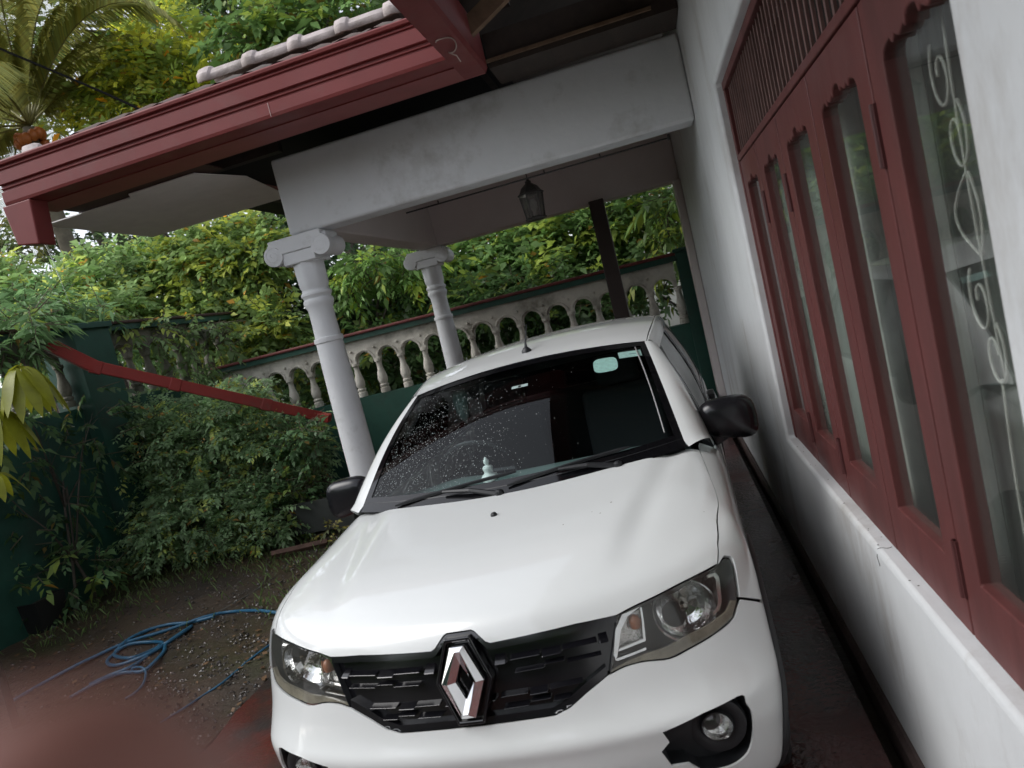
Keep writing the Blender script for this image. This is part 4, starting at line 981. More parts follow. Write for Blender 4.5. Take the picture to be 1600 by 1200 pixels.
# cant rails and pillars
def strip(rows):
    q = MB(); q.grid(rows); return [list(p) for p in q.v], q.f
for sd in (1, -1):
    mm = (lambda V, F: (V, F)) if sd > 0 else mir
    rows = []
    for v in np.linspace(1.665, 3.36, 30):
        h, c = hw_(v), wc_(v)-0.052
        rows.append([(h+0.004, v, c-0.004), (h+0.007, v, c-0.010), (h+0.012, v, c-0.001), (h+0.028, v, c-0.012), (h+0.040, v, c-0.036), (h+0.044, v, c-0.062)])
    panel('roof_rail', mm(*strip(rows)), WHITE, sharp=60)
    rows = []
    for b in np.linspace(-0.012, 1.0, 26):
        bb = max(0, b); I = WS(0.988, bb, 0.004); 
        if b < 0: I = I+np.array([0.01, -0.16*(-b)/0.06*0.4, -0.02*(-b)/0.06])
        s_ = bb
        O = np.array([0.752, 1.17, 0.945])*(1-s_)+np.array([hw_(1.70)+0.044, 1.70, wc_(1.70)-0.114])*s_
        O = O+np.array([0.012, -0.02, 0.012])*math.sin(math.pi*s_)
        if b < 0: O = O+np.array([0.004, -0.10*(-b)/0.06, -0.02*(-b)/0.06])
        wid = np.linalg.norm(O-I); on_ = np.array([0.62, -0.25, 0.62])
        rows.append([tuple(I+(O-I)*f+on_*wid*0.24*math.sin(math.pi*f)**0.8) for f in np.linspace(0, 1, 9)])
    panel('windscreen_pillar', mm(*strip(rows)), WHITE, sharp=60)
    # side glass from pillar to rear
    fl = []
    def G(v, s_):
        b0 = S(0.640, tv(v)); t0 = np.array([hw_(max(v, 1.66))+0.043, v, wc_(max(v, 1.66))-0.112]); p = b0*(1-s_)+t0*s_; p[1] = v
        return p+np.array([0.018, 0, 0.0])*math.sin(math.pi*s_)
    rows = []
    for s_ in np.linspace(0.0, 1.0, 12):
        v0_ = 1.16+(1.72-1.16)*s_
        rows.append([tuple(G(v0_+(3.25-0.25*s_-v0_)*k, s_)) for k in np.linspace(0, 1, 30)])
    panel('side_glass', mm(*strip(rows)), mat('dark_side_glass', (0.022, 0.024, 0.026), 0.05, spec=0.8))
    for va, wd in ((2.05, 0.11), (2.86, 0.10)):
        rows = [[tuple(G(va-0.02*s_+wd*k, s_)+np.array([0.004, 0, 0])) for k in (0, 1)] for s_ in np.linspace(0, 1, 6)]
        panel('window_pillar', mm(*strip(rows)), BLKPLAS)
    rows = [[tuple(G(1.14+(1.70-1.14)*s_+k, s_)+np.array([0.005, 0, 0])) for k in (0, 0.012, 0.05)] for s_ in np.linspace(0, 1, 14)]
    panel('door_frame', mm(*strip(rows)), BLKPLAS)
    rows = [[tuple(G(v, s_)+np.array([0.006, 0, 0])) for s_ in (-0.02, 0.045)] for v in np.linspace(1.16, 3.2, 20)]
    panel('belt_strip', mm(*strip(rows)), BLKPLAS)
    rows = []      # rear corner: closes the glasshouse behind the side glass
    for s_ in np.linspace(0, 1, 8):
        p = G(3.25-0.25*s_, s_); e = np.array([0.50, 3.55-0.25*s_, p[2]]); rows.append([tuple(p), tuple((p+e)/2+np.array([0.06, 0.03, 0])), tuple(e)])
    panel('rear_pillar', mm(*strip(rows)), WHITE)
    # door mirror
    mr = empty('door_mirror', (0, 0, 0)); mr.parent = car
    q = MB(); c = np.array([0.832, 1.255, 1.022]); Pm = []
    for i in range(13):
        th = math.pi*i/12; row = []
        for j in range(25):
            ph = 2*math.pi*j/24; e = 0.62
            sg = lambda x: math.copysign(abs(x)**e, x)
            x = sg(math.sin(th))*sg(math.cos(ph))*0.108; z = sg(math.sin(th))*sg(math.sin(ph))*0.082; y = -sg(math.cos(th))*0.062
            z *= 1+0.15*x/0.108; z -= 0.012*(x/0.108)
            if y > 0: y *= 0.5
            row.append((c[0]+x, c[1]+y+0.02*x, c[2]+z))
        Pm.append(row)
    q.grid(Pm); panel('mirror_shell', mm([list(p) for p in q.v], q.f), mat('black_mirror_shell', (0.010, 0.010, 0.012), 0.22, spec=0.5), mr, sharp=60)
    q = MB(); q.tube([(0.735, 1.235, 0.935), (0.755, 1.245, 0.95), (0.80, 1.255, 0.958), (0.825, 1.258, 0.975)], [0.040, 0.034, 0.026, 0.03], 10); panel('mirror_arm', mm([list(p) for p in q.v], q.f), BLKPLAS, mr)
    q = MB(); q.box((0.745, 1.284, 0.965), (0.918, 1.288, 1.080)); VV, FF = mm([list(p) for p in q.v], q.f); q = MB(); q.add(VV, FF); q.build('mirror_glass', CHROME, mr, local=True, bevel=0.02)
# rear end
q = MB(); ends = [S(r_, 1.0) for r_ in np.linspace(0, 0.64, 10)]
rows = [[(-p[0], p[1], p[2]), (-p[0]*0.6, p[1]+0.07, p[2]), (0, p[1]+0.09, p[2]), (p[0]*0.6, p[1]+0.07, p[2]), (p[0], p[1], p[2])] for p in ends]
rows += [[(-0.50, 3.55, 1.0), (-0.3, 3.60, 1.0), (0, 3.62, 1.0), (0.3, 3.60, 1.0), (0.50, 3.55, 1.0)]]
q.grid(rows); panel('tailgate', ([list(p) for p in q.v], q.f), WHITE)
q = MB(); q.grid([[(-0.50, 3.55, 1.0), (0, 3.62, 1.0), (0.50, 3.55, 1.0)], [(-0.52, 3.36, 1.35), (0, 3.40, 1.40), (0.52, 3.36, 1.35)]]); panel('rear_window', ([list(p) for p in q.v], q.f), MATS['dark_side_glass'])
# wheels
for sd in (1, -1):
    for vc in (0.70, 3.12):
        t = MB(); t.lathe([(0.19, -0.075), (0.245, -0.08), (0.278, -0.065), (0.287, -0.03), (0.287, 0.03), (0.278, 0.065), (0.245, 0.08), (0.19, 0.075)], (sd*0.695, vc, 0.287), 36, ax='x')
        wh = t.build('wheel', RUBBER, car, local=True, smooth=40)
        t = MB(); t.lathe([(0.0, 0.05*sd), (0.06, 0.052*sd), (0.10, 0.03*sd), (0.165, 0.055*sd), (0.192, 0.07*sd), (0.192, -0.06*sd)], (sd*0.695, vc, 0.287), 28, ax='x'); t.build('rim', mat('steel_rim', (0.45, 0.45, 0.46), 0.35, metal=0.8), wh, local=True, smooth=40)
q = MB(); q.box((-0.60, 0.25, 0.17), (0.60, 3.40, 0.30)); q.build('underbody', DARKGAP, car, local=True)  # plain black box added to block light under the car
# ---- cowl, wipers, washer jet, aerial
P = []
for k in np.linspace(-1, 1, 41):
    p0 = WS(k*0.985, 0.05, 0.004); p1 = S(0.985 if abs(k) < 0.01 else 0.99, 0.69); 
    f = abs(k); hb = np.array([0.655*k, 0.845+0.150*f**2.2, 0.962+0.004*f]); P.append([tuple(hb), tuple(hb*0.5+p0*0.5+np.array([0, 0, -0.006])), tuple(p0)])
q = MB(); q.grid(P); panel('cowl', ([list(p) for p in q.v], q.f), BLKPLAS)
def wiper(p_piv, p_end, p_b0, p_b1):
    q = MB(); q.tube([p_piv, tuple((np.array(p_piv)+np.array(p_end))/2+np.array([0, -0.005, 0.012])), p_end], [0.012, 0.009, 0.006], 6); q.lathe([(0.017, -0.01), (0.017, 0.012), (0.008, 0.018)], p_piv, 10)
    wo_ = q.build('wiper', BLKPLAS, car, local=True)
    q = MB(); n_ = 12; L0 = [np.array(p_b0)+(np.array(p_b1)-np.array(p_b0))*i/(n_-1) for i in range(n_)]
    q.tube([tuple(p+np.array([0, 0, 0.004*math.sin(math.pi*i/(n_-1))])) for i, p in enumerate(L0)], [0.004]+[0.0075]*(n_-2)+[0.004], 5); q.build('wiper_blade', BLKPLAS, wo_, local=True)
wl = lambda a, b, o: tuple(WS(a, b, o).tolist())
wiper(wl(-0.05, 0.01, 0.0), wl(-0.40, 0.055, 0.020), wl(0.05, 0.105, 0.012), wl(-0.72, 0.012, 0.012))
wiper(wl(0.62, 0.01, 0.0), wl(0.30, 0.055, 0.020), wl(0.70, 0.085, 0.012), wl(0.0, 0.035, 0.012))
nz = inv(772, 808, 1); pn = S(*nz); pnx = car_at(772, 806, 'w', float(pn[2])); q = MB(); q.lathe([(0.012, -0.004), (0.012, 0.006), (0.007, 0.012), (0.0, 0.013)], tuple(pnx), 10); q.build('washer_jet', BLKPLAS, car, local=True)
q = MB(); ab = np.array([0.0, 1.772, wc_(1.772)]); q.lathe([(0.026, -0.006), (0.024, 0.008), (0.012, 0.022), (0.0, 0.026)], tuple(ab), 14); q.tube([tuple(ab+np.array([0, 0, 0.015])), tuple(ab+np.array([0, 0.025, 0.045])), tuple(ab+np.array([0.0, 0.15, 0.125]))], [0.009, 0.005, 0.0022], 6)
q.build('aerial', BLKPLAS, car, local=True, smooth=40)
# ---- inside
DASH = mat('grey_dashboard', (0.13, 0.18, 0.175), 0.6, var=0.15)
q = MB(); rows = []
for k in np.linspace(-1, 1, 25):
    f = abs(k); b0 = WS(k*0.95, 0.03, -0.03); rows.append([tuple(b0), (0.66*k, 1.18, 0.985-0.02*f), (0.66*k, 1.36+0.0*f, 0.955+0.02*math.exp(-((k+0.52)/0.22)**2)), (0.66*k, 1.46, 0.90), (0.66*k, 1.46, 0.45)])
q.grid(rows); panel('dashboard', ([list(p) for p in q.v], q.f), DASH, sharp=60)
q = MB(); sc_ = Vector((-0.33, 1.60, 0.93)); ax_ = Matrix.Rotation(R(-62), 3, 'X')
q.tube([sc_+ax_ @ Vector((0.185*math.cos(t), 0.185*math.sin(t), 0)) for t in np.linspace(0, 2*math.pi, 37)], 0.014, 8, cap=False)
for t in (0.1, math.pi-0.1, -math.pi/2): q.tube([sc_, sc_+ax_ @ Vector((0.18*math.cos(t), 0.18*math.sin(t), 0))], 0.014, 6)
q.lathe([(0.06, -0.02), (0.06, 0.02), (0.03, 0.03)], sc_, 16, rot=ax_)
q.build('steering_wheel', mat('steering_plastic', (0.05, 0.05, 0.052), 0.22), car, local=True, smooth=40)
SEAT = mat('dark_seat_cloth', (0.07, 0.075, 0.078), 0.85)
for sx in (-0.33, 0.33):
    q = MB(); q.box((sx-0.23, 1.85, 0.45), (sx+0.23, 2.35, 0.60)); q.box((sx-0.22, 2.25, 0.55), (sx+0.22, 2.38, 1.10), Matrix.Rotation(R(-14), 3, 'X')); st_ = q.build('seat', SEAT, car, local=True, bevel=0.04, seg=3)
    q = MB(); q.box((sx-0.12, 2.35, 1.10), (sx+0.12, 2.43, 1.27), Matrix.Rotation(R(-10), 3, 'X')); q.build('headrest', SEAT, st_, local=True, bevel=0.03, seg=3)
q = MB(); q.box((-0.62, 2.75, 0.5), (0.62, 2.95, 1.08)); q.build('rear_bench', SEAT, car, local=True, bevel=0.04)
q = MB(); rows = [[(0.55*k, v, wc_(max(v, 1.6))-0.075) for k in np.linspace(-1, 1, 8)] for v in np.linspace(1.68, 3.3, 8)]; q.grid(rows); panel('headlining', ([list(p) for p in q.v], q.f), mat('headlining_cloth', (0.05, 0.05, 0.05), 0.9))
# pale cloth-covered visor pouch hanging behind the glass on the driver's side
hp = car_at(722, 636, 'v', 1.78); q = MB(); q.lathe([(0.0, -0.085), (0.008, -0.075), (0.022, -0.055), (0.034, -0.02), (0.038, 0.03), (0.036, 0.07), (0.028, 0.085)], tuple(hp), 14); q.build('hanging_pouch', mat('pale_pouch', (0.30, 0.38, 0.36), 0.6), car, local=True, smooth=True)
# stickers behind the glass
def ws_inv(px, py):
    o_, d_ = car_ray(px, py); best = None
    for _ in range(3):
        A, B = np.meshgrid(np.linspace(-0.98, 0.98, 197), np.linspace(0, 1, 101)); Q = car2px(WS(A, B)); dd = ((Q-np.array([px, py]))**2).sum(-1); i, j = np.unravel_index(np.argmin(dd), dd.shape); return A[i, j], B[i, j]
def sticker(px, w_, h_, M, nm, holes=None, rot=0.0, rnd_=False):
    a, b = ws_inv(*px); p = WS(a, b, -0.003); ea = WS(a+0.02, b)-WS(a-0.02, b); ea /= np.linalg.norm(ea); eb = WS(a, b+0.02)-WS(a, b-0.02); eb /= np.linalg.norm(eb)
    if rnd_: sh_ = [(w_/2*math.copysign(abs(math.cos(t))**0.55, math.cos(t)), h_/2*math.copysign(abs(math.sin(t))**0.55, math.sin(t))) for t in np.linspace(0, 2*math.pi, 24, endpoint=False)]
    else: sh_ = [(-w_/2, -h_/2), (w_/2, -h_/2), (w_/2, h_/2), (-w_/2, h_/2)]
    nn = np.cross(ea, eb); V = [tuple(p+ea*x+eb*y) for x, y in sh_]+[tuple(p+ea*x+eb*y-nn*0.0008) for x, y in sh_]; k = len(sh_)
    q = MB(); q.add(V, [tuple(range(k)), tuple(range(k, 2*k))[::-1]]+[(i, (i+1) % k, k+(i+1) % k, k+i) for i in range(k)]); return q.build(nm, M, screen, local=True)
STK = mat('pale_green_sticker', (0.55, 0.78, 0.72), 0.5, var=0.15, vscale=60)
sticker((945, 569), 0.105, 0.125, STK, 'sticker', rnd_=True); sticker((983, 553), 0.10, 0.058, mat('pale_sticker', (0.60, 0.78, 0.74), 0.5, var=0.2, vscale=80), 'sticker')
sticker((981, 553), 0.07, 0.006, mat('sticker_print', (0.14, 0.24, 0.24), 0.6), 'sticker_print'); sticker((812, 603), 0.074, 0.020, mat('white_sticker', (0.72, 0.74, 0.74), 0.5), 'sticker'); sticker((811, 603), 0.013, 0.016, DARKGAP, 'sticker_print')
# rain on the part of the glass outside the eave
rs = np.random.RandomState(11); q = MB(); cnt = 0
while cnt < 2800:
    a = rs.uniform(-0.93, 0.45); b = rs.uniform(0.09, 0.94)
    pr_ = np.clip((0.15-a)/0.8, 0.03, 1)*np.clip((1.0-b)*1.25, 0.06, 1)
    if rs.rand() > pr_: continue
    r_ = 0.0006+0.0016*rs.rand()**2.5
    p = WS(a, b, 0.0008); n_ = np.array([0, -0.47, 0.88]); t1 = np.array([1, 0, 0]); t2 = np.cross(n_, t1); k = 6; el = 1+0.7*rs.rand()
    V = [tuple(p+(t1*math.cos(2*math.pi*i/k)+t2*el*math.sin(2*math.pi*i/k))*r_) for i in range(k)]+[tuple(p+(t1*math.cos(2*math.pi*i/k+.5)+t2*el*math.sin(2*math.pi*i/k+.5))*r_*0.6+n_*r_*0.55) for i in range(k)]
    q.add(V, [(i, (i+1) % k, k+(i+1) % k, k+i) for i in range(k)]+[tuple(range(k, 2*k))]); cnt += 1
rd_ = q.build('raindrops', mat('water_drop', (0.48, 0.53, 0.53), 0.08, spec=0.9, transl=0.4), screen, local=True, smooth=True); rd_['kind'] = 'stuff'
# specks on the bonnet
spk = [(925, 800), (938, 802), (955, 785), (1100, 800), (880, 820)]
for i_, (x_, y_) in enumerate(spk):
    p = S(*inv(x_, y_, 1), 0.0006); q = MB(); q.lathe([(0.0, -0.0005), (0.0016+0.0008*(i_ % 3), 0.0), (0.0, 0.0012)], tuple(p), 6); q.build('dirt_speck', mat('speck_dirt', (0.10, 0.08, 0.06), 0.8), car, local=True)
# ---- figurine and paper on the dashboard
fp = car_at(766, 747, 'v', 1.05)
fw = CAR_M[:3, :3] @ fp + CAR_M[:3, 3]
fig = empty('figurine', tuple(fw), 'small white seated figurine behind the wet windscreen', 'figurine')
q = MB(); FX, FY, FZ = fw; PORC = mat('white_porcelain', (0.82, 0.86, 0.84), 0.35)
q.lathe([(a*0.8, b*0.8) for a, b in [(0.0, -0.012), (0.040, -0.012), (0.044, -0.004), (0.042, 0.002), (0.034, 0.004)]], tuple(fw), 18); q.build('plinth', PORC, fig, smooth=40)
q = MB(); q.lathe([(a*0.8, b*0.8) for a, b in [(0.034, 0.0), (0.042, 0.010), (0.036, 0.020), (0.024, 0.026), (0.022, 0.036), (0.026, 0.048), (0.027, 0.056), (0.020, 0.064), (0.009, 0.068), (0.009, 0.072), (0.014, 0.080), (0.015, 0.088), (0.012, 0.096), (0.007, 0.100), (0.006, 0.105), (0.0, 0.110)]], tuple(fw), 18); q.build('seated_body', PORC, fig, smooth=60)
# ================================================================== planting
def leaf_mat(name, col, rough=0.42, transl=0.45):
    col = tuple(0.78*2.6*c+0.22*2.6*sum(col)/3 for c in col)
    return mat(name, col, rough, tint=True, transl=transl, spec=0.35)
def nrmz(a): return a/(np.linalg.norm(a, axis=-1, keepdims=True)+1e-9)
def sprays(blobs, n, L, k, ll, lw_, seed, droop=0.35, shell=0.30, up=0.2, opp=True, spread=0.9, yel=0.25, clip=None):
    """twigs spread through ellipsoid clumps, each carrying k leaves; returns leaf mesh arrays and twig lines"""
    rs = np.random.RandomState(seed)
    C = np.array([b[0] for b in blobs], float); Rr = np.array([b[1] for b in blobs], float)
    wt = np.array([(b[2] if len(b) > 2 else 1.0) for b in blobs])*np.prod(Rr, 1)**(2/3); wt /= wt.sum()
    bi = rs.choice(len(blobs), n, p=wt)
    dr = nrmz(rs.normal(size=(n, 3))); rad = rs.rand(n)**(shell)
    o = C[bi]+dr*rad[:, None]*Rr[bi]
    if clip is not None:
        kp = clip(o); o = o[kp]; dr = dr[kp]; n = len(o); bi = bi[kp]
    out = dr.copy(); out[:, 2] = out[:, 2]*0.6+up
    d = nrmz(out*0.9+rs.normal(size=(n, 3))*0.55+np.array([0, 0, -droop*0.6]))
    Ls = L*(0.6+0.8*rs.rand(n))
    side = nrmz(np.cross(d, np.array([0, 0, 1.0])+rs.normal(size=(n, 3))*0.25)); upv = nrmz(np.cross(side, d))
    base_t = rs.rand(n); ybase = rs.rand(n) < yel
    i = np.arange(k); f = (i+0.6)/k
    pos = o[:, None]+d[:, None]*(Ls[:, None]*f[None])[..., None]; pos[..., 2] -= droop*(Ls[:, None]*f[None]**2)*0.5
    sg = np.where(i % 2 == 0, 1.0, -1.0) if opp else rs.choice([-1, 1], k)
    ld_ = d[:, None]*0.55+side[:, None]*(sg*spread)[None, :, None]+rs.normal(size=(n, k, 3))*0.22; ld_[..., 2] -= droop*0.7
    ld_[:, -1] = d+rs.normal(size=(n, 3))*0.15; ld_[:, -1, 2] -= droop
    ld_ = nrmz(ld_)
    nn = nrmz(upv[:, None]+rs.normal(size=(n, k, 3))*0.38); sv = nrmz(np.cross(ld_, nn)); nn = np.cross(sv, ld_)
    sz = ((0.7+0.6*rs.rand(n, k))*(0.65+0.6*rs.rand(n, 1)))[..., None]
    ll_, w2 = ll*sz, lw_*sz*0.5
    v0 = pos; v1 = pos+ld_*ll_*0.42+sv*w2+nn*w2*0.35; v2 = pos+ld_*ll_-np.array([0, 0, 1])*ll_*droop*0.25; v3 = pos+ld_*ll_*0.42-sv*w2+nn*w2*0.35
    V = np.stack([v0, v1, v2, v3], 2).reshape(-1, 3); m_ = n*k
    F = np.arange(m_*4).reshape(m_, 4)
    tv_ = (0.55+0.75*base_t)[:, None]*(0.75+0.5*rs.rand(n, k)); yl = (ybase[:, None]*(0.5+0.5*rs.rand(n, k)))
    col = np.stack([tv_*(1+1.1*yl), tv_*(1+0.55*yl), tv_*(1-0.25*yl), np.ones_like(tv_)], -1).reshape(-1, 4)
    dead = rs.rand(len(col)) < 0.02; col[dead] *= np.array([1.9, 0.75, 0.5, 1])
    return V, F, col, (o, o+d*Ls[:, None]*0.9)
def leaf_obj(name, data, M, parent=None):
    V, F, col, tw = data
    if parent is not None: V = V-np.array(origin_of(parent))
    me = bpy.data.meshes.new(name); m_ = len(F)
    me.vertices.add(len(V)); me.vertices.foreach_set('co', V.astype(np.float32).ravel())
    me.loops.add(m_*4); me.loops.foreach_set('vertex_index', F.astype(np.int32).ravel())
    me.polygons.add(m_); me.polygons.foreach_set('loop_start', (np.arange(m_)*4).astype(np.int32)); me.polygons.foreach_set('loop_total', np.full(m_, 4, np.int32))
    me.update(calc_edges=True)
    at_ = me.attributes.new('tint', 'FLOAT_COLOR', 'FACE'); at_.data.foreach_set('color', col.astype(np.float32).ravel())
    me.polygons.foreach_set('use_smooth', np.ones(m_, bool)); me.materials.append(M)
    o = bpy.data.objects.new(name, me); COL.objects.link(o)
    if parent is not None: o.parent = parent
    return o
BARK = mat('grey_bark', (0.085, 0.072, 0.058), 0.9, var=0.4, vscale=9, bump=0.6, bscale=25)
def limbs(root, base, blobs, r0, seed, M=None, name='trunk'):
    rs = np.random.RandomState(seed); q = MB(); base = Vector(base)
    top = Vector(np.mean([b[0] for b in blobs], 0).tolist()); fork = base.lerp(top, 0.45); fork.z = base.z+(top.z-base.z)*0.45
    pts = [base+(fork-base)*t+Vector((0.05*math.sin(3*t), 0.05*math.cos(4*t), 0)) for t in np.linspace(0, 1, 6)]
    q.tube(pts, [r0*(1.25-0.5*t) for t in np.linspace(0, 1, 6)], 8)
    for b in blobs:
        c = Vector(b[0]); e = c+Vector((0, 0, b[1][2]*0.3)); mid = fork.lerp(e, 0.5)+Vector(rs.normal(size=3).tolist())*0.12
        q.tube([pts[-2], fork.lerp(mid, 0.6), mid, mid.lerp(e, 0.5)+Vector(rs.normal(size=3).tolist())*0.08, e], [r0*0.7, r0*0.5, r0*0.38, r0*0.24, r0*0.08], 6)
        for _ in range(3):
            s0 = mid.lerp(e, rs.uniform(0.1, 0.8)); dv = Vector((nrmz(rs.normal(size=3))*np.array(b[1])*0.8).tolist())
            q.tube([s0, s0+dv*0.5+Vector(rs.normal(size=3).tolist())*0.05, s0+dv], [r0*0.22, r0*0.14, r0*0.04], 5)
    return q.build(name, M or BARK, root, smooth=True)
def bl(px, py, y, rx, rz=None, ry=None, w=1.0):
    c = at(px, py, 'y', y); k = (y-CAM_POS[1])/F_PX*1.03
    rx_ = rx*k; return ((c.x, c.y, c.z), (rx_, (ry if ry else rx_*0.8), (rz if rz else rx)*k), w)
def plant(name, label, cat, blobs, n, L, k, ll, lw_, col, seed, base=None, trunk=True, group=None, r0=0.07, **kw):
    c = np.mean([b[0] for b in blobs], 0); base = base or (c[0], c[1], -0.1)
    root = empty(name, base, label, cat, group)
    dat = sprays(blobs, n, L, k, ll, lw_, seed, **kw)
    leaf_obj('crown' if cat == 'tree' else 'foliage', dat, leaf_mat('leaf_'+str(seed), col), root)
    if trunk: limbs(root, base, blobs, r0, seed, name='trunk' if cat == 'tree' else 'stem')
    o, e = dat[3]; q = MB(); rs = np.random.RandomState(seed+1); idx = rs.choice(len(o), min(len(o), 500), replace=False)
    for i in idx: q.tube([o[i], e[i]], [0.006, 0.003], 3, cap=False)
    q.build('twigs', mat('twig_bark', (0.10, 0.085, 0.05), 0.85), root)['kind'] = 'stuff'
    return root
DG, MG, LG, YG = (0.030, 0.075, 0.016), (0.055, 0.125, 0.026), (0.095, 0.19, 0.034), (0.20, 0.26, 0.035)
# --- beyond the walls
far = [bl(-150, 60, 15, 260, 230), bl(120, 40, 15, 190, 200), bl(330, 20, 15.5, 190, 190), bl(560, 40, 16, 200, 220), bl(90, -180, 16, 260, 150), bl(420, -190, 16, 260, 150)]
plant('tall_tree', 'tall dark tree filling the sky behind the palm and roof', 'tree', far[:2]+far[4:5], 950, 0.75, 10, 0.30, 0.12, DG, 101, base=(-13, 16, -0.1), r0=0.22, yel=0.12)
plant('tall_tree', 'tall mixed green tree rising above the carport ridge tiles', 'tree', far[2:4]+far[5:6], 1900, 0.75, 10, 0.27, 0.11, (0.055, 0.10, 0.025), 102, base=(-7, 16, -0.1), r0=0.22, yel=0.22)
plant('broadleaf_tree', 'bright yellow green tree between the palm and the carport roof', 'tree', [bl(225, 130, 11, 70, 60), bl(170, 175, 11, 50, 45), bl(290, 170, 11, 60, 50), bl(250, 60, 11.5, 60, 45), bl(340, 110, 11.5, 50, 40)], 900, 0.55, 9, 0.19, 0.085, (0.16, 0.225, 0.03), 103, base=(-9, 11.4, -0.1), r0=0.12, yel=0.5)
plant('broadleaf_tree', 'big leaved tree showing through beside the ridge tile end', 'tree', [bl(395, 60, 10.5, 55, 45), bl(450, 30, 10.5, 60, 50), bl(520, 20, 10.5, 55, 40)], 260, 0.55, 7, 0.24, 0.13, (0.075, 0.145, 0.03), 104, base=(-6, 10.6, -0.1), r0=0.12, yel=0.3)
plant('thin_tree', 'thin dark tree with sky showing through under the left eave', 'tree', [bl(60, 375, 12, 60, 40), bl(150, 385, 12.5, 60, 36), bl(230, 390, 12, 45, 30), bl(-20, 390, 12, 60, 50)], 300, 0.5, 8, 0.17, 0.08, (0.035, 0.065, 0.02), 121, base=(-11, 12.3, -0.1), r0=0.10, yel=0.1, shell=0.6)
# --- overgrowth just outside
plant('creeper_clad_tree', 'leafy creeper covered tree leaning over the wall corner by the column', 'tree', [bl(330, 420, 7.6, 85, 70), bl(255, 455, 7.4, 60, 55), bl(395, 400, 7.6, 60, 60), bl(330, 510, 7.3, 70, 55), bl(420, 520, 7.2, 48, 55), bl(385, 565, 7.0, 40, 30), bl(270, 530, 7.0, 50, 40)], 2100, 0.32, 9, 0.115, 0.062, (0.12, 0.19, 0.045), 105, base=(-5.6, 7.8, -0.1), r0=0.09, yel=0.35)
plant('pale_leaf_tree', 'pale glossy leaved tree above the left boundary wall', 'tree', [bl(150, 440, 7.0, 70, 45), bl(60, 480, 6.8, 75, 50), bl(-20, 450, 6.8, 70, 55), bl(185, 490, 6.6, 50, 38), bl(110, 520, 6.2, 55, 35), bl(20, 530, 6.0, 60, 40), bl(230, 410, 7.4, 45, 35)], 1700, 0.30, 9, 0.13, 0.05, (0.15, 0.235, 0.075), 106, base=(-8.2, 6.8, -0.1), r0=0.09, yel=0.3)
plant('dark_tree', 'dark tree behind the two carport columns', 'tree', [bl(480, 470, 9.2, 80, 110), bl(590, 480, 9.4, 90, 90), bl(660, 440, 9.2, 70, 80), bl(420, 330, 9.8, 60, 40), bl(530, 560, 9.0, 90, 50)], 1900, 0.45, 9, 0.15, 0.07, (0.024, 0.056, 0.016), 107, base=(-4.2, 9.5, -0.1), r0=0.12, yel=0.06)
plant('spreading_shrub', 'fresh green leafy branch between the two columns', 'shrub', [bl(585, 410, 7.4, 55, 22), bl(640, 425, 7.5, 32, 22), bl(545, 450, 7.3, 28, 26)], 200, 0.30, 9, 0.12, 0.052, (0.10, 0.19, 0.035), 108, base=(-3.4, 7.7, -0.1), r0=0.05, yel=0.2, droop=0.6)
plant('broad_tree', 'wide leafy tree seen under the back beam', 'tree', [bl(800, 385, 8.6, 80, 50), bl(880, 370, 8.6, 70, 50), bl(740, 430, 8.4, 55, 50), bl(960, 350, 8.6, 60, 55), bl(1010, 330, 8.4, 45, 45), bl(860, 440, 8.2, 90, 40)], 1500, 0.34, 9, 0.14, 0.07, (0.09, 0.165, 0.04), 109, base=(-0.8, 8.9, -0.1), r0=0.11, yel=0.25)
plant('dark_hedge', 'dark hedge behind the arched balusters', 'hedge', [bl(760, 480, 7.6, 110, 45), bl(640, 540, 7.4, 110, 50), bl(860, 470, 7.6, 60, 40), bl(1010, 450, 7.8, 40, 45), bl(560, 600, 7.2, 90, 40), bl(900, 500, 7.5, 70, 30)], 1300, 0.3, 9, 0.11, 0.055, (0.04, 0.085, 0.02), 110, base=(-1.5, 7.9, -0.1), r0=0.05, yel=0.12)
plant('young_tree', 'thin branch of drooping leaves before the pale house wall', 'tree', [bl(1045, 320, 7.6, 28, 22), bl(1040, 385, 7.6, 34, 22), bl(1075, 350, 7.8, 28, 34)], 60, 0.34, 7, 0.17, 0.06, (0.10, 0.17, 0.035), 111, base=(0.9, 8.2, -0.1), r0=0.035, yel=0.35, droop=0.9)
# --- unseen trees added behind the camera to block low sky light
for i, (x, y, h, lab) in enumerate(((-4.5, -10.5, 5.2, 'unseen broad tree added across the yard to block low light'), (1.5, -11.5, 5.6, 'unseen tall tree added at the yard end to block low light'), (-10.5, -5.5, 5.0, 'unseen round tree added beyond the boundary wall to block low light'))):
    plant('blocker_tree', lab, 'tree', [((x, y, h*0.62), (2.7, 2.2, h*0.40)), ((x-1.8, y+0.5, h*0.5), (1.8, 1.6, 1.5)), ((x+1.9, y, h*0.5), (1.9, 1.6, 1.6))], 1100, 0.8, 8, 0.32, 0.15, MG, 501+i, base=(x, y, -0.1), r0=0.18, yel=0.2)
yb_ = [((x, -14+2*math.sin(x), 2.0), (2.6, 1.6, 3.4), 1.0) for x in np.arange(-22, 14, 2.8)]
o = leaf_obj('blocker_hedge', sprays(yb_, 3400, 0.9, 8, 0.42, 0.2, 410, yel=0.1), leaf_mat('leaf_far2', (0.04, 0.08, 0.02))); tag(o, kind='stuff')  # unseen hedge added to cut low sky light on the beam
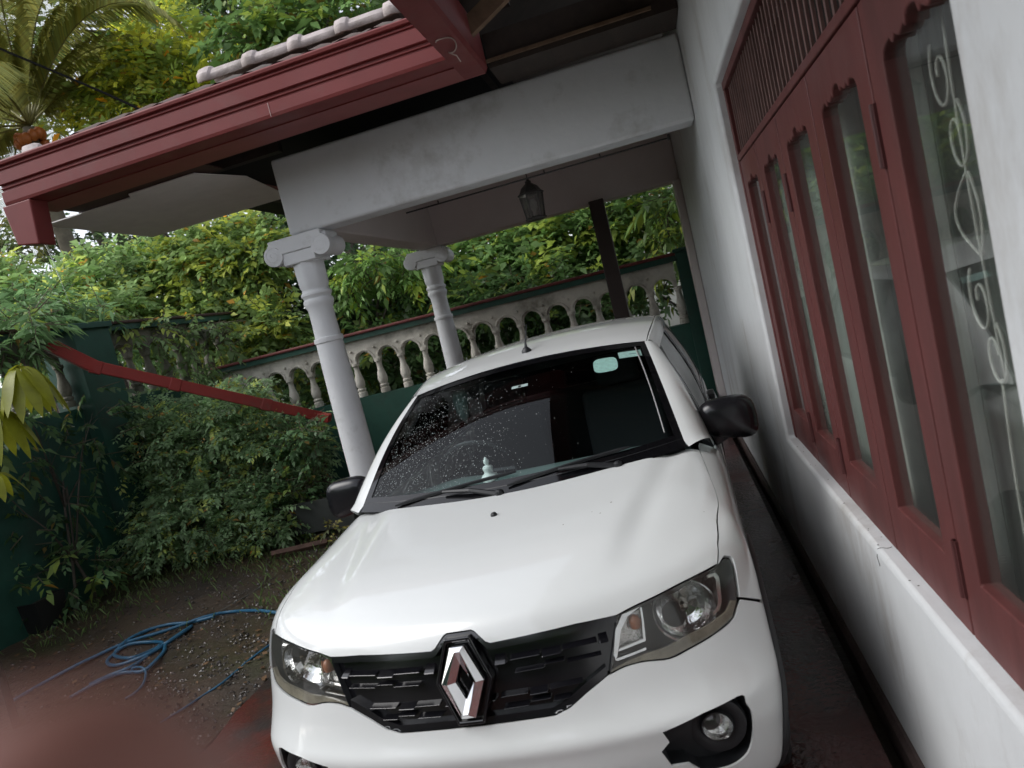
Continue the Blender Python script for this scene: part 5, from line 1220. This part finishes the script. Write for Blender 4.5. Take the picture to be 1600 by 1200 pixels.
# --- feathery hedge in the garden corner
hb = [bl(330, 700, 4.9, 120, 75), bl(230, 700, 4.6, 90, 75), bl(430, 720, 4.9, 75, 75), bl(300, 810, 4.4, 130, 75), bl(400, 830, 4.4, 85, 70), bl(225, 800, 4.4, 55, 80), bl(330, 640, 5.1, 110, 35), bl(470, 700, 5.1, 40, 60), bl(240, 880, 4.1, 70, 40), bl(360, 900, 4.1, 80, 35)]
gnd = lambda o: o[:, 2] > 0.05
plant('feathery_shrub', 'dark feathery shrub filling the corner below the red gutter pipe', 'shrub', hb, 4600, 0.20, 13, 0.058, 0.026, (0.13, 0.21, 0.09), 112, base=(-4.1, 4.6, -0.05), r0=0.035, yel=0.12, droop=0.4, clip=gnd)
plant('vine', 'leafy vine climbing the mossy post beside the white column', 'vine', [bl(470, 690, 4.7, 35, 40), bl(490, 760, 4.6, 20, 60), bl(445, 790, 4.5, 40, 60), bl(430, 850, 4.3, 30, 25)], 260, 0.16, 8, 0.062, 0.04, (0.055, 0.115, 0.04), 113, base=(-3.35, 4.7, -0.05), r0=0.012, yel=0.15, droop=0.5)
plant('wall_creeper', 'dark straggling creeper hanging down the green boundary wall', 'creeper', [((-5.05, 3.3, 1.2), (0.12, 0.9, 0.6)), ((-5.0, 2.6, 1.65), (0.16, 0.8, 0.45)), ((-4.95, 3.9, 1.5), (0.15, 0.5, 0.5)), ((-5.0, 3.4, 0.35), (0.15, 0.8, 0.4))], 110, 0.22, 9, 0.08, 0.04, (0.035, 0.075, 0.022), 119, base=(-5.0, 3.3, 0.0), r0=0.015, yel=0.1, droop=0.7)
plant('wall_creeper', 'thin leafy creeper trailing over the mossy balustrade beside the green pillar', 'creeper', [((-5.05, 5.2, 2.35), (0.14, 0.6, 0.16)), ((-5.0, 6.1, 2.2), (0.18, 0.5, 0.3)), ((-5.0, 5.6, 1.85), (0.14, 0.7, 0.14))], 110, 0.2, 8, 0.085, 0.042, (0.075, 0.13, 0.035), 120, base=(-5.0, 5.6, 0.0), r0=0.012, yel=0.2, droop=0.7)
plant('lance_leaf_bush', 'bush of long narrow leaves over the upper end of the red pipe', 'bush', [bl(40, 490, 4.6, 90, 34), bl(140, 500, 4.9, 55, 24), bl(-5, 535, 3.3, 45, 40), bl(45, 500, 3.5, 45, 26), bl(205, 545, 5.2, 40, 12)], 260, 0.22, 8, 0.15, 0.036, (0.075, 0.15, 0.045), 114, base=(-4.95, 3.0, -0.05), r0=0.012, yel=0.15, droop=0.6)
plant('leafy_weed', 'small broad leaved weed by the foot of the green wall', 'plant', [bl(108, 868, 3.2, 26, 22)], 5, 0.10, 6, 0.17, 0.06, (0.085, 0.16, 0.05), 115, base=tuple(at(112, 905, 'y', 3.2)), trunk=False, yel=0.1, droop=0.2)
plant('leafy_weed', 'low green weeds spreading round the black tub', 'plant', [bl(20, 880, 3.0, 40, 50), bl(150, 890, 3.3, 36, 24)], 40, 0.14, 7, 0.085, 0.04, (0.06, 0.12, 0.035), 116, base=(-5.0, 3.1, 0.02), trunk=False, yel=0.2)
plant('leafy_weed', 'reddish tipped weed beside the bonnet near the plank', 'plant', [bl(520, 835, 4.0, 18, 20)], 12, 0.10, 7, 0.05, 0.024, (0.10, 0.12, 0.045), 117, base=tuple(at(523, 858, 'y', 4.0)), trunk=False, yel=0.5)
# mango shoot: long limp yellow leaves
ms = empty('mango_sapling', (-3.75, 1.35, -0.05), 'sapling with limp yellow green young leaves beside the green wall', 'sapling')
q = MB(); tip = at(28, 572, 'y', 1.35); q.tube([(-3.75, 1.35, -0.06), (-3.72, 1.34, 0.6), (-3.6, 1.36, 1.2), (tip.x-0.10, 1.36, tip.z-0.05), tuple(tip)], [0.022, 0.018, 0.014, 0.009, 0.005], 7)
q.tube([(-3.6, 1.36, 1.15), tuple(at(-20, 660, 'y', 1.3)), tuple(at(-4, 640, 'y', 1.25))], [0.009, 0.006, 0.004], 6); q.build('stem', BARK, ms, smooth=True)
def limp_leaf(p, az, L, w_, seed, M, parent, drop=0.9, name='leaf'):
    rs = np.random.RandomState(seed); q = MB(); P = []; d = np.array([math.cos(az), math.sin(az), 0.12]); pos = np.array(p, float); s = np.array([-math.sin(az), math.cos(az), 0])
    for i in range(9):
        f = i/8; wv = w_*math.sin(math.pi*min(1, f*0.94+0.06))**0.75*0.5; wig = 0.004*math.sin(f*9+seed)
        P.append([tuple(pos-s*wv+np.array([0, 0, wv*0.35+wig])), tuple(pos), tuple(pos+s*wv+np.array([0, 0, wv*0.35-wig]))])
        d = d+np.array([0, 0, -drop*(0.42 if i < 4 else 0.2)]); dn = d/np.linalg.norm(d); pos = pos+dn*L/8
    q.grid(P); o = q.build(name, M, parent, smooth=True); return o
YL = mat('limp_young_leaf', (0.27, 0.29, 0.025), 0.4, var=0.2, vscale=14, transl=0.4, spec=0.4)
for i in range(15):
    limp_leaf(tuple(tip+Vector((0, 0, 0.0-0.006*(i % 4)))), i*2.4, 0.30+0.07*rnd.random(), 0.075, i, YL, ms, drop=1.0+0.7*rnd.random())
t2 = at(-6, 642, 'y', 1.25)
for i in range(9): limp_leaf(tuple(t2), i*2.4+0.4, 0.30+0.05*rnd.random(), 0.07, 40+i, YL, ms, drop=1.1+0.5*rnd.random())
t3 = at(-12, 740, 'y', 1.2)
for i in range(5): limp_leaf(tuple(t3), i*1.3-0.6, 0.22, 0.055, 70+i, YL, ms, drop=0.9)
q = MB(); q.tube([(-3.62, 1.36, 1.0), tuple(t3)], [0.007, 0.004], 6); q.build('stem', BARK, ms, smooth=True)
# coconut palm with orange nuts
pc = at(48, 200, 'y', 9.5); palm = empty('coconut_palm', (pc.x, pc.y, -0.1), 'coconut palm with yellowish fronds and orange nuts', 'palm tree')
q = MB(); q.tube([(pc.x+0.06*math.sin(i*.9), pc.y, -0.1+(pc.z+0.1)*i/14) for i in range(15)], [0.17-0.003*i+0.008*(i % 2) for i in range(15)], 10); q.build('trunk', mat('palm_trunk', (0.15, 0.13, 0.10), 0.9, var=0.3, vscale=6, bump=0.5), palm, smooth=True)
FR = mat('palm_frond', (0.36, 0.41, 0.15), 0.5, tint=True, transl=0.35, spec=0.3)
def frond(az, el, L, curve, seed):
    rs = np.random.RandomState(seed); d = np.array([math.cos(az)*math.cos(el), math.sin(az)*math.cos(el), math.sin(el)]); pos = np.array(pc)+np.array([0, 0, 0.05]); path = [pos.copy()]; N_ = 16
    for i in range(N_):
        d = d+np.array([0, 0, -curve*(i/N_)]); d /= np.linalg.norm(d); pos = pos+d*L/N_; path.append(pos.copy())
    path = np.array(path); V = []; F = []; colr = []
    for j in range(110):
        f = 0.10+0.90*j/110; x = f*N_; i0 = min(N_-1, int(x)); p = path[i0]+(path[i0+1]-path[i0])*(x-i0); t = path[i0+1]-path[i0]; t /= np.linalg.norm(t)
        s = np.cross(t, [0, 0, 1.0]); s /= np.linalg.norm(s)+1e-9
        ln = 0.85*math.sin(math.pi*min(0.97, f*0.86+0.10))**0.6*(0.9+0.2*rs.rand())
        for sg in (1, -1):
            a = s*sg*0.72+t*0.55+np.array([0, 0, 0.10]); a /= np.linalg.norm(a); wv = np.cross(a, s*0.2+np.array([0, 0, 1.0])); wv /= np.linalg.norm(wv); wv *= 0.020
            m1 = p+a*ln*0.5; a2 = a+np.array([0, 0, -0.75-0.4*rs.rand()]); a2 /= np.linalg.norm(a2); e = m1+a2*ln*0.55
            k = len(V); V += [p-wv*.5, p+wv*.5, m1+wv, m1-wv, e+wv*0.15, e-wv*0.15]; F += [(k, k+1, k+2, k+3), (k+3, k+2, k+4, k+5)]; c_ = 0.6+0.6*rs.rand(); yy = rs.rand()*0.25; colr += [(c_*(1+yy), c_, c_*(1-yy), 1)]*2
    o = leaf_obj('frond', (np.array(V), np.array(F), np.array(colr), None), FR, palm)
    q = MB(); q.tube([tuple(p) for p in path], [0.024-0.0013*i for i in range(N_+1)], 5); q.build('rachis', mat('rachis', (0.22, 0.20, 0.07), 0.6), o if False else palm, smooth=True)
for i in range(17):
    frond(i*2.399+0.4, [1.15, 0.75, 0.35, 0.95, 0.1][i % 5], 3.5+0.5*rnd.random(), 0.26+0.14*rnd.random(), 300+i)
NUT = mat('orange_coconut', (0.42, 0.115, 0.025), 0.5, var=0.2, vscale=10)
for i in range(11):
    a = i*2.4; p = (pc.x+0.20*math.cos(a), pc.y+0.20*math.sin(a)-0.08, pc.z-0.16-0.05*(i % 4)); q = MB(); q.lathe([(0.0, -0.11), (0.055, -0.085), (0.085, -0.02), (0.08, 0.05), (0.04, 0.10), (0.0, 0.11)], p, 10); q.build('coconut', NUT, palm, smooth=True)
# far wood closing the horizon
fw_b = [((x, 24+3*math.sin(x), 1.6+0.8*math.sin(x*1.7)), (3.0, 2.0, 2.6), 1.0) for x in np.arange(-34, 26, 3.2)]
o = leaf_obj('far_wood', sprays(fw_b, 6000, 1.0, 8, 0.42, 0.2, 400, yel=0.1), leaf_mat('leaf_far', (0.035, 0.07, 0.02))); tag(o, kind='stuff')
# weeds and grass along the wall foot
rs = np.random.RandomState(8); V = []; F = []; colr = []
for i in range(2600):
    x = rs.uniform(-5.1, -2.5); y = rs.uniform(2.3, 4.6)
    if y < 3.0+0.6*math.sin(x*3.0) or rs.rand() > 0.75: 
        if rs.rand() > 0.10: continue
    z = dirt_z(x, y); a = rs.rand()*6.28; h = 0.02+0.06*rs.rand(); dx, dy = math.cos(a), math.sin(a); k = len(V)
    V += [(x-dy*.003, y+dx*.003, z), (x+dy*.003, y-dx*.003, z), (x+dx*h*.3+dy*.002, y+dy*h*.3-dx*.002, z+h*.7), (x+dx*h*.7, y+dy*h*.7, z+h)]; F += [(k, k+1, k+2, k+3)]; c_ = 0.6+0.8*rs.rand(); colr += [(c_, c_, c_, 1)]
o = leaf_obj('grass', (np.array(V), np.array(F), np.array(colr), None), leaf_mat('grass_blade', (0.075, 0.12, 0.03))); tag(o, 'short grass and weeds at the foot of the hedge', 'grass', kind='stuff')
# ================================================================== small things
# gravel and fallen leaves
rs = np.random.RandomState(21); V = []; F = []; colr = []
octf = [(0, 1, 2), (0, 2, 3), (0, 3, 4), (0, 4, 1), (5, 2, 1), (5, 3, 2), (5, 4, 3), (5, 1, 4)]
for i in range(9000):
    x = -2.15-abs(rs.normal())*1.15; y = rs.uniform(-0.5, 4.6)
    if x < -5: continue
    s = 0.004+0.011*rs.rand()**2; z = dirt_z(x, y)+s*0.2; k = len(V)
    pts = np.array([(0, 0, .7), (1, 0, 0), (0, 1, 0), (-1, 0, 0), (0, -1, 0), (0, 0, -.7)])*(0.6+0.7*rs.rand(6, 1))*s; a = rs.rand()*6.28; ca, sa = math.cos(a), math.sin(a)
    V += [(x+p[0]*ca-p[1]*sa, y+p[0]*sa+p[1]*ca, z+p[2]) for p in pts]; F += [tuple(k+j for j in f) for f in octf]; c_ = 0.35+1.0*rs.rand()**2; colr += [(c_, c_*(0.92+0.1*rs.rand()), c_*(0.88+0.1*rs.rand()), 1)]*8
me = bpy.data.meshes.new('gravel'); me.from_pydata(V, [], F); a_ = me.attributes.new('tint', 'FLOAT_COLOR', 'FACE'); a_.data.foreach_set('color', np.array(colr, np.float32).ravel())
me.materials.append(mat('wet_stone', (0.11, 0.095, 0.085), 0.3, tint=True)); o = bpy.data.objects.new('gravel', me); COL.objects.link(o); tag(o, 'wet brown gravel beside the driveway', 'gravel', kind='stuff')
V = []; F = []; colr = []
for i in range(520):
    x = rs.uniform(-5, -2.2); y = rs.uniform(0.8, 4.5); z = dirt_z(x, y)+0.012; a = rs.rand()*6.28; L_ = 0.02+0.03*rs.rand(); dx, dy = math.cos(a)*L_, math.sin(a)*L_; w_ = 0.35; k = len(V)
    V += [(x, y, z), (x+dx*.5-dy*w_, y+dy*.5+dx*w_, z+.008*rs.rand()), (x+dx, y+dy, z+.012*rs.rand()), (x+dx*.5+dy*w_, y+dy*.5-dx*w_, z+.008*rs.rand())]; F.append((k, k+1, k+2, k+3)); c_ = 0.5+0.9*rs.rand(); colr.append((c_, c_*0.8, c_*0.6, 1))
o = leaf_obj('leaf_litter', (np.array(V), np.array(F), np.array(colr), None), mat('dead_leaf', (0.13, 0.09, 0.055), 0.5, tint=True)); tag(o, 'scattered dead leaves on the wet dirt', 'leaves', kind='stuff')
# garden hose
HOSE = mat('blue_hose', (0.030, 0.13, 0.23), 0.32, var=0.15, vscale=30)
def gp_(px, py, dz=0.010):
    p = at(px, py, 'z', -0.03)
    for _ in range(3): p = at(px, py, 'z', dirt_z(p.x, p.y)+dz if p.x < -2.13 else slab_z(p.x)+dz)
    return p
def smooth_path(pts, n=8):
    pts = [Vector(p) for p in pts]; out = []
    for i in range(len(pts)-1):
        p0 = pts[max(i-1, 0)]; p1 = pts[i]; p2 = pts[i+1]; p3 = pts[min(i+2, len(pts)-1)]
        for k in range(n):
            t = k/n; out.append(0.5*((2*p1)+(p2-p0)*t+(2*p0-5*p1+4*p2-p3)*t*t+(3*p1-p0-3*p2+p3)*t**3))
    return out+[pts[-1]]
main = [(520, 985), (470, 965), (430, 957), (400, 954), (360, 956), (320, 964), (260, 985), (200, 1003), (150, 1025), (115, 1042), (70, 1066), (20, 1095)]
coil = [(335, 963), (300, 972), (262, 976), (225, 987), (195, 1003), (178, 1022), (168, 1032), (172, 1039), (190, 1038), (225, 1025), (250, 1012), (255, 1005), (240, 1003), (205, 1006), (185, 1016), (180, 1025), (205, 1028), (240, 1015), (268, 1000), (300, 978), (262, 1004), (256, 1018), (240, 1036), (222, 1049), (190, 1052), (150, 1068), (110, 1090)]
loop2 = [(250, 1008), (235, 1022), (205, 1042), (170, 1056), (140, 1070)]
tail = [(205, 1052), (208, 1044), (222, 1043), (228, 1052), (224, 1068), (212, 1082), (196, 1092)]
hs_ = empty('garden_hose', tuple(gp_(220, 1020)), 'blue garden hose lying in loose coils on the dirt', 'hose')
for i, pl_ in enumerate((main, coil, loop2, tail)):
    q = MB(); q.tube(smooth_path([gp_(*p, 0.010+0.006*((k+i) % 3)) for k, p in enumerate(pl_)]), 0.0125 if i < 3 else 0.008, 8); q.build('hose_run', HOSE, hs_, smooth=True)
h2 = empty('garden_hose', tuple(gp_(360, 1052)), 'thin blue hose running straight from the dirt to the car', 'hose')
q = MB(); q.tube(smooth_path([gp_(*p, 0.008) for p in ((430, 1003), (415, 1012), (385, 1035), (350, 1065), (320, 1085), (290, 1105), (250, 1130))]), 0.0065, 7); q.build('hose_run', HOSE, h2, smooth=True)
q = MB(); tp = [gp_(417, 880, 0.02), gp_(414, 905, 0.015), gp_(400, 922), gp_(370, 940), gp_(338, 958)]; q.tube(smooth_path(tp), 0.004, 5); tag(q.build('stray_wire', mat('grey_wire', (0.12, 0.12, 0.11), 0.5), smooth=True), 'thin grey wire lying across the gravel to the shrub', 'wire')
# red gutter pipe sloping across the corner
p0 = at(74, 538, 'y', 3.62); p1 = at(150, 574, 'y', 3.86); p2 = at(500, 651, 'y', 5.15)
rp = empty('gutter_pipe', tuple(p2), 'bright red square gutter pipe sloping across the garden corner', 'gutter pipe')
REDP = mat('bright_red_plastic', (0.33, 0.032, 0.025), 0.4, var=0.15, vscale=8, stain=(0.12, 0.06, 0.045), stain_lo=0.56, stain_hi=0.8, stain_scale=4)
def sq_pipe(a, b, w_, h_, nm):
    a, b = Vector(a), Vector(b); d = (b-a).normalized(); s = d.cross(Vector((0, 0, 1))).normalized(); u = s.cross(d); V = []
    for p in (a, b):
        for x, y in ((-1, -1), (1, -1), (1, 1), (-1, 1)): V.append(p+s*x*w_/2+u*y*h_/2)
    q = MB(); q.add(V, [(3, 2, 1, 0), (4, 5, 6, 7)]+[(i, (i+1) % 4, 4+(i+1) % 4, 4+i) for i in range(4)]); return q.build(nm, REDP, rp, bevel=0.006)
sq_pipe(p0, p1, 0.115, 0.115, 'pipe_length'); sq_pipe(p1-(p1-p0).normalized()*0.02, p2, 0.105, 0.105, 'pipe_length')
for f in (0.0, 0.32, 0.73): 
    c = p1.lerp(p2, f); d = (p2-p1).normalized()*0.05; sq_pipe(c-d, c+d, 0.120, 0.120, 'coupling')
e = at(512, 655, 'y', 5.15); sq_pipe(p2-(p2-p1).normalized()*0.02, e+Vector((0.03, 0, 0.005)), 0.11, 0.085, 'end_piece')
pb = at(487, 668, 'y', 5.15); q = MB(); q.lathe([(0.055, 0.0), (0.055, 0.30), (0.048, 0.33), (0.042, 0.62), (0.050, 0.68), (0.040, 0.72), (0.052, max(0.8, pb.z-0.09)), (0.060, max(0.85, pb.z-0.035))], (pb.x, 5.15, -0.06), 12); tag(q.build('old_post', mat('mossy_post', (0.13, 0.125, 0.09), 0.9, var=0.5, vscale=12, bump=0.6), smooth=40), 'old mossy turned post holding the low end of the red pipe', 'post')
# broken balusters leaning behind the shrub
pk = gp_(455, 858, 0.03); q = MB(); a_ = gp_(425, 866, 0.05); b_ = gp_(512, 846, 0.05); q.tube([a_, (Vector(a_)+Vector(b_))/2, b_], 0.035, 5); tag(q.build('wooden_plank', mat('rotten_wood', (0.10, 0.055, 0.04), 0.85, var=0.4, vscale=8)), 'rotten brown wooden pole lying by the garden edge', 'pole')
sl = gp_(470, 800, 0.3); q = MB(); q.box((-3.9, 4.35, 0.0), (-2.85, 4.45, 0.30), Matrix.Rotation(R(-6), 3, 'X')); tag(q.build('leaning_slab', mat('dark_mossy_slab', (0.030, 0.034, 0.030), 0.7, var=0.4, vscale=5)), 'dark mossy slab leaning behind the car beside the column', 'slab')
# black tub with soil
tb = at(60, 950, 'y', 2.9); tb_ = empty('plant_tub', (tb.x, 2.9, dirt_z(tb.x, 2.9)), 'square black planting tub at the foot of the green wall', 'plant tub')
zt_ = dirt_z(tb.x, 2.9); q = MB(); q.add([(tb.x+sx*0.15*s, 2.9+sy*0.15*s, zt_+z) for z, s in ((0, .85), (0.26, 1.0), (0.26, 0.92), (0.20, 0.9)) for sx, sy in ((-1, -1), (1, -1), (1, 1), (-1, 1))], [(3, 2, 1, 0)]+[(l*4+i, l*4+(i+1) % 4, (l+1)*4+(i+1) % 4, (l+1)*4+i) for l in range(3) for i in range(4)]+[(12, 13, 14, 15)])
q.build('tub', mat('black_tub', (0.012, 0.012, 0.012), 0.6), tb_); q = MB(); q.box((tb.x-0.13, 2.77, zt_+0.19), (tb.x+0.13, 3.03, zt_+0.225)); q.build('soil', DIRT, tb_)
# water running from the gutter outlet
ws0 = at(68, 374, 'y', 2.17); q = MB(); pts = [(ws0.x+0.010*k*0.6, 2.17, ws0.z-0.0-0.020*k*k*0.16-0.03*k) for k in range(9)]; q.tube(pts, [0.006-0.0005*k+0.0012*math.sin(k*1.7) for k in range(9)], 7)
tag(q.build('water_stream', glass_mat('falling_water', (0.94, 0.96, 0.96), rough=0.05, opacity=0.10, ocol=(0.8, 0.82, 0.84)), smooth=True), 'thin stream of rainwater falling from the gutter outlet', 'water stream')
# overhead cable
c0 = at(-120, 25, 'y', 8.5); c1 = at(0, 76, 'y', 8.2); c2 = at(200, 162, 'y', 8.0); c3 = at(330, 232, 'y', 7.6)
q = MB(); q.tube(smooth_path([at(-700, -150, 'y', 9.5), c0, c1, c2, c3, at(560, 330, 'y', 7.0)], 6), [0.020]*31, 6); tag(q.build('overhead_cable', mat('black_cable', (0.006, 0.006, 0.006), 0.95, spec=0.05), smooth=True), 'black cable hanging across the palm above the roof', 'cable')
# neighbouring house
nb = empty('neighbour_house', (3.0, 10.6, 0), 'pale wall of a neighbouring house beyond the garden', 'house')
q = MB(); q.box((0.2, 10.6, -0.1), (7, 15, 4.2)); q.build('wall', mat('pale_house_wall', (0.62, 0.63, 0.58), 0.8, var=0.06), nb)
q = MB(); q.prism([(10.2, 4.2), (12.8, 5.6), (15.4, 4.2)], 'x', -0.2, 7.4); q.build('roof', TILE, nb)
# white step at the far end of the passage
q = MB(); q.box((0.30, 5.2, 0.01), (0.74, 5.9, 0.34)); tag(q.build('door_step', PLASTER, bevel=0.01), 'white plastered step at the far end between car and house', 'step')
# ------------------------------------------------------------------ the photographer's hand, one fingertip close before the lens
def camp(x, y, z): return Vector(CAM_POS + CAM_R[0]*x + CAM_R[1]*y + CAM_R[2]*z)
hand_v = [camp(-0.0108, -0.0300, 0.0355), camp(-0.0172, -0.0330, 0.0345), camp(-0.0320, -0.0408, 0.031), camp(-0.058, -0.056, 0.018), camp(-0.084, -0.078, -0.008), camp(-0.108, -0.106, -0.052),   # index: tip to knuckle, palm
          camp(-0.128, -0.156, -0.087), camp(-0.138, -0.26, -0.12), camp(-0.15, -0.42, -0.16),                                                                     # wrist, forearm
          camp(-0.104, -0.096, -0.012), camp(-0.089, -0.108, 0.014), camp(-0.078, -0.122, -0.004),                                                                 # middle
          camp(-0.116, -0.112, -0.016), camp(-0.102, -0.126, 0.006), camp(-0.092, -0.138, -0.012),                                                                 # ring
          camp(-0.126, -0.128, -0.024), camp(-0.116, -0.142, -0.006), camp(-0.108, -0.151, -0.020),                                                                # little
          camp(-0.088, -0.110, -0.074), camp(-0.064, -0.098, -0.074), camp(-0.042, -0.088, -0.064)]                                                                # thumb
hand_e = [(0, 1), (1, 2), (2, 3), (3, 4), (4, 5), (5, 6), (6, 7), (7, 8), (5, 9), (9, 10), (10, 11), (5, 12), (12, 13), (13, 14), (5, 15), (15, 16), (16, 17), (5, 18), (18, 19), (19, 20)]
hand_r = [0.0190, 0.0215, 0.0190, 0.0140, 0.0120, 0.026, 0.025, 0.034, 0.040, 0.0100, 0.0090, 0.0085, 0.0095, 0.0088, 0.0080, 0.0085, 0.0075, 0.007, 0.0115, 0.0105, 0.0095]
pv = empty('person', tuple(camp(-0.15, -0.42, -0.16)), "person's hand with one blurred fingertip close in front of the lens", 'person')
me = bpy.data.meshes.new('hand'); ob = bpy.data.objects.new('hand', me); COL.objects.link(ob); ob.parent = pv
me.from_pydata([tuple(v-pv.location) for v in hand_v], hand_e, [])
sk = ob.modifiers.new('skin', 'SKIN')
bm = bmesh.new(); bm.from_mesh(me); lay = bm.verts.layers.skin.verify()
for v, r_ in zip(bm.verts, hand_r): v[lay].radius = (r_, r_); v[lay].use_root = False
bm.verts.ensure_lookup_table(); bm.verts[5][lay].use_root = True
bm.to_mesh(me); bm.free()
sk.use_smooth_shade = True
sb = ob.modifiers.new('subdiv', 'SUBSURF'); sb.levels = 2; sb.render_levels = 2
me.materials.append(mat('skin', (0.27, 0.118, 0.095), 0.55, var=0.06, vscale=30))
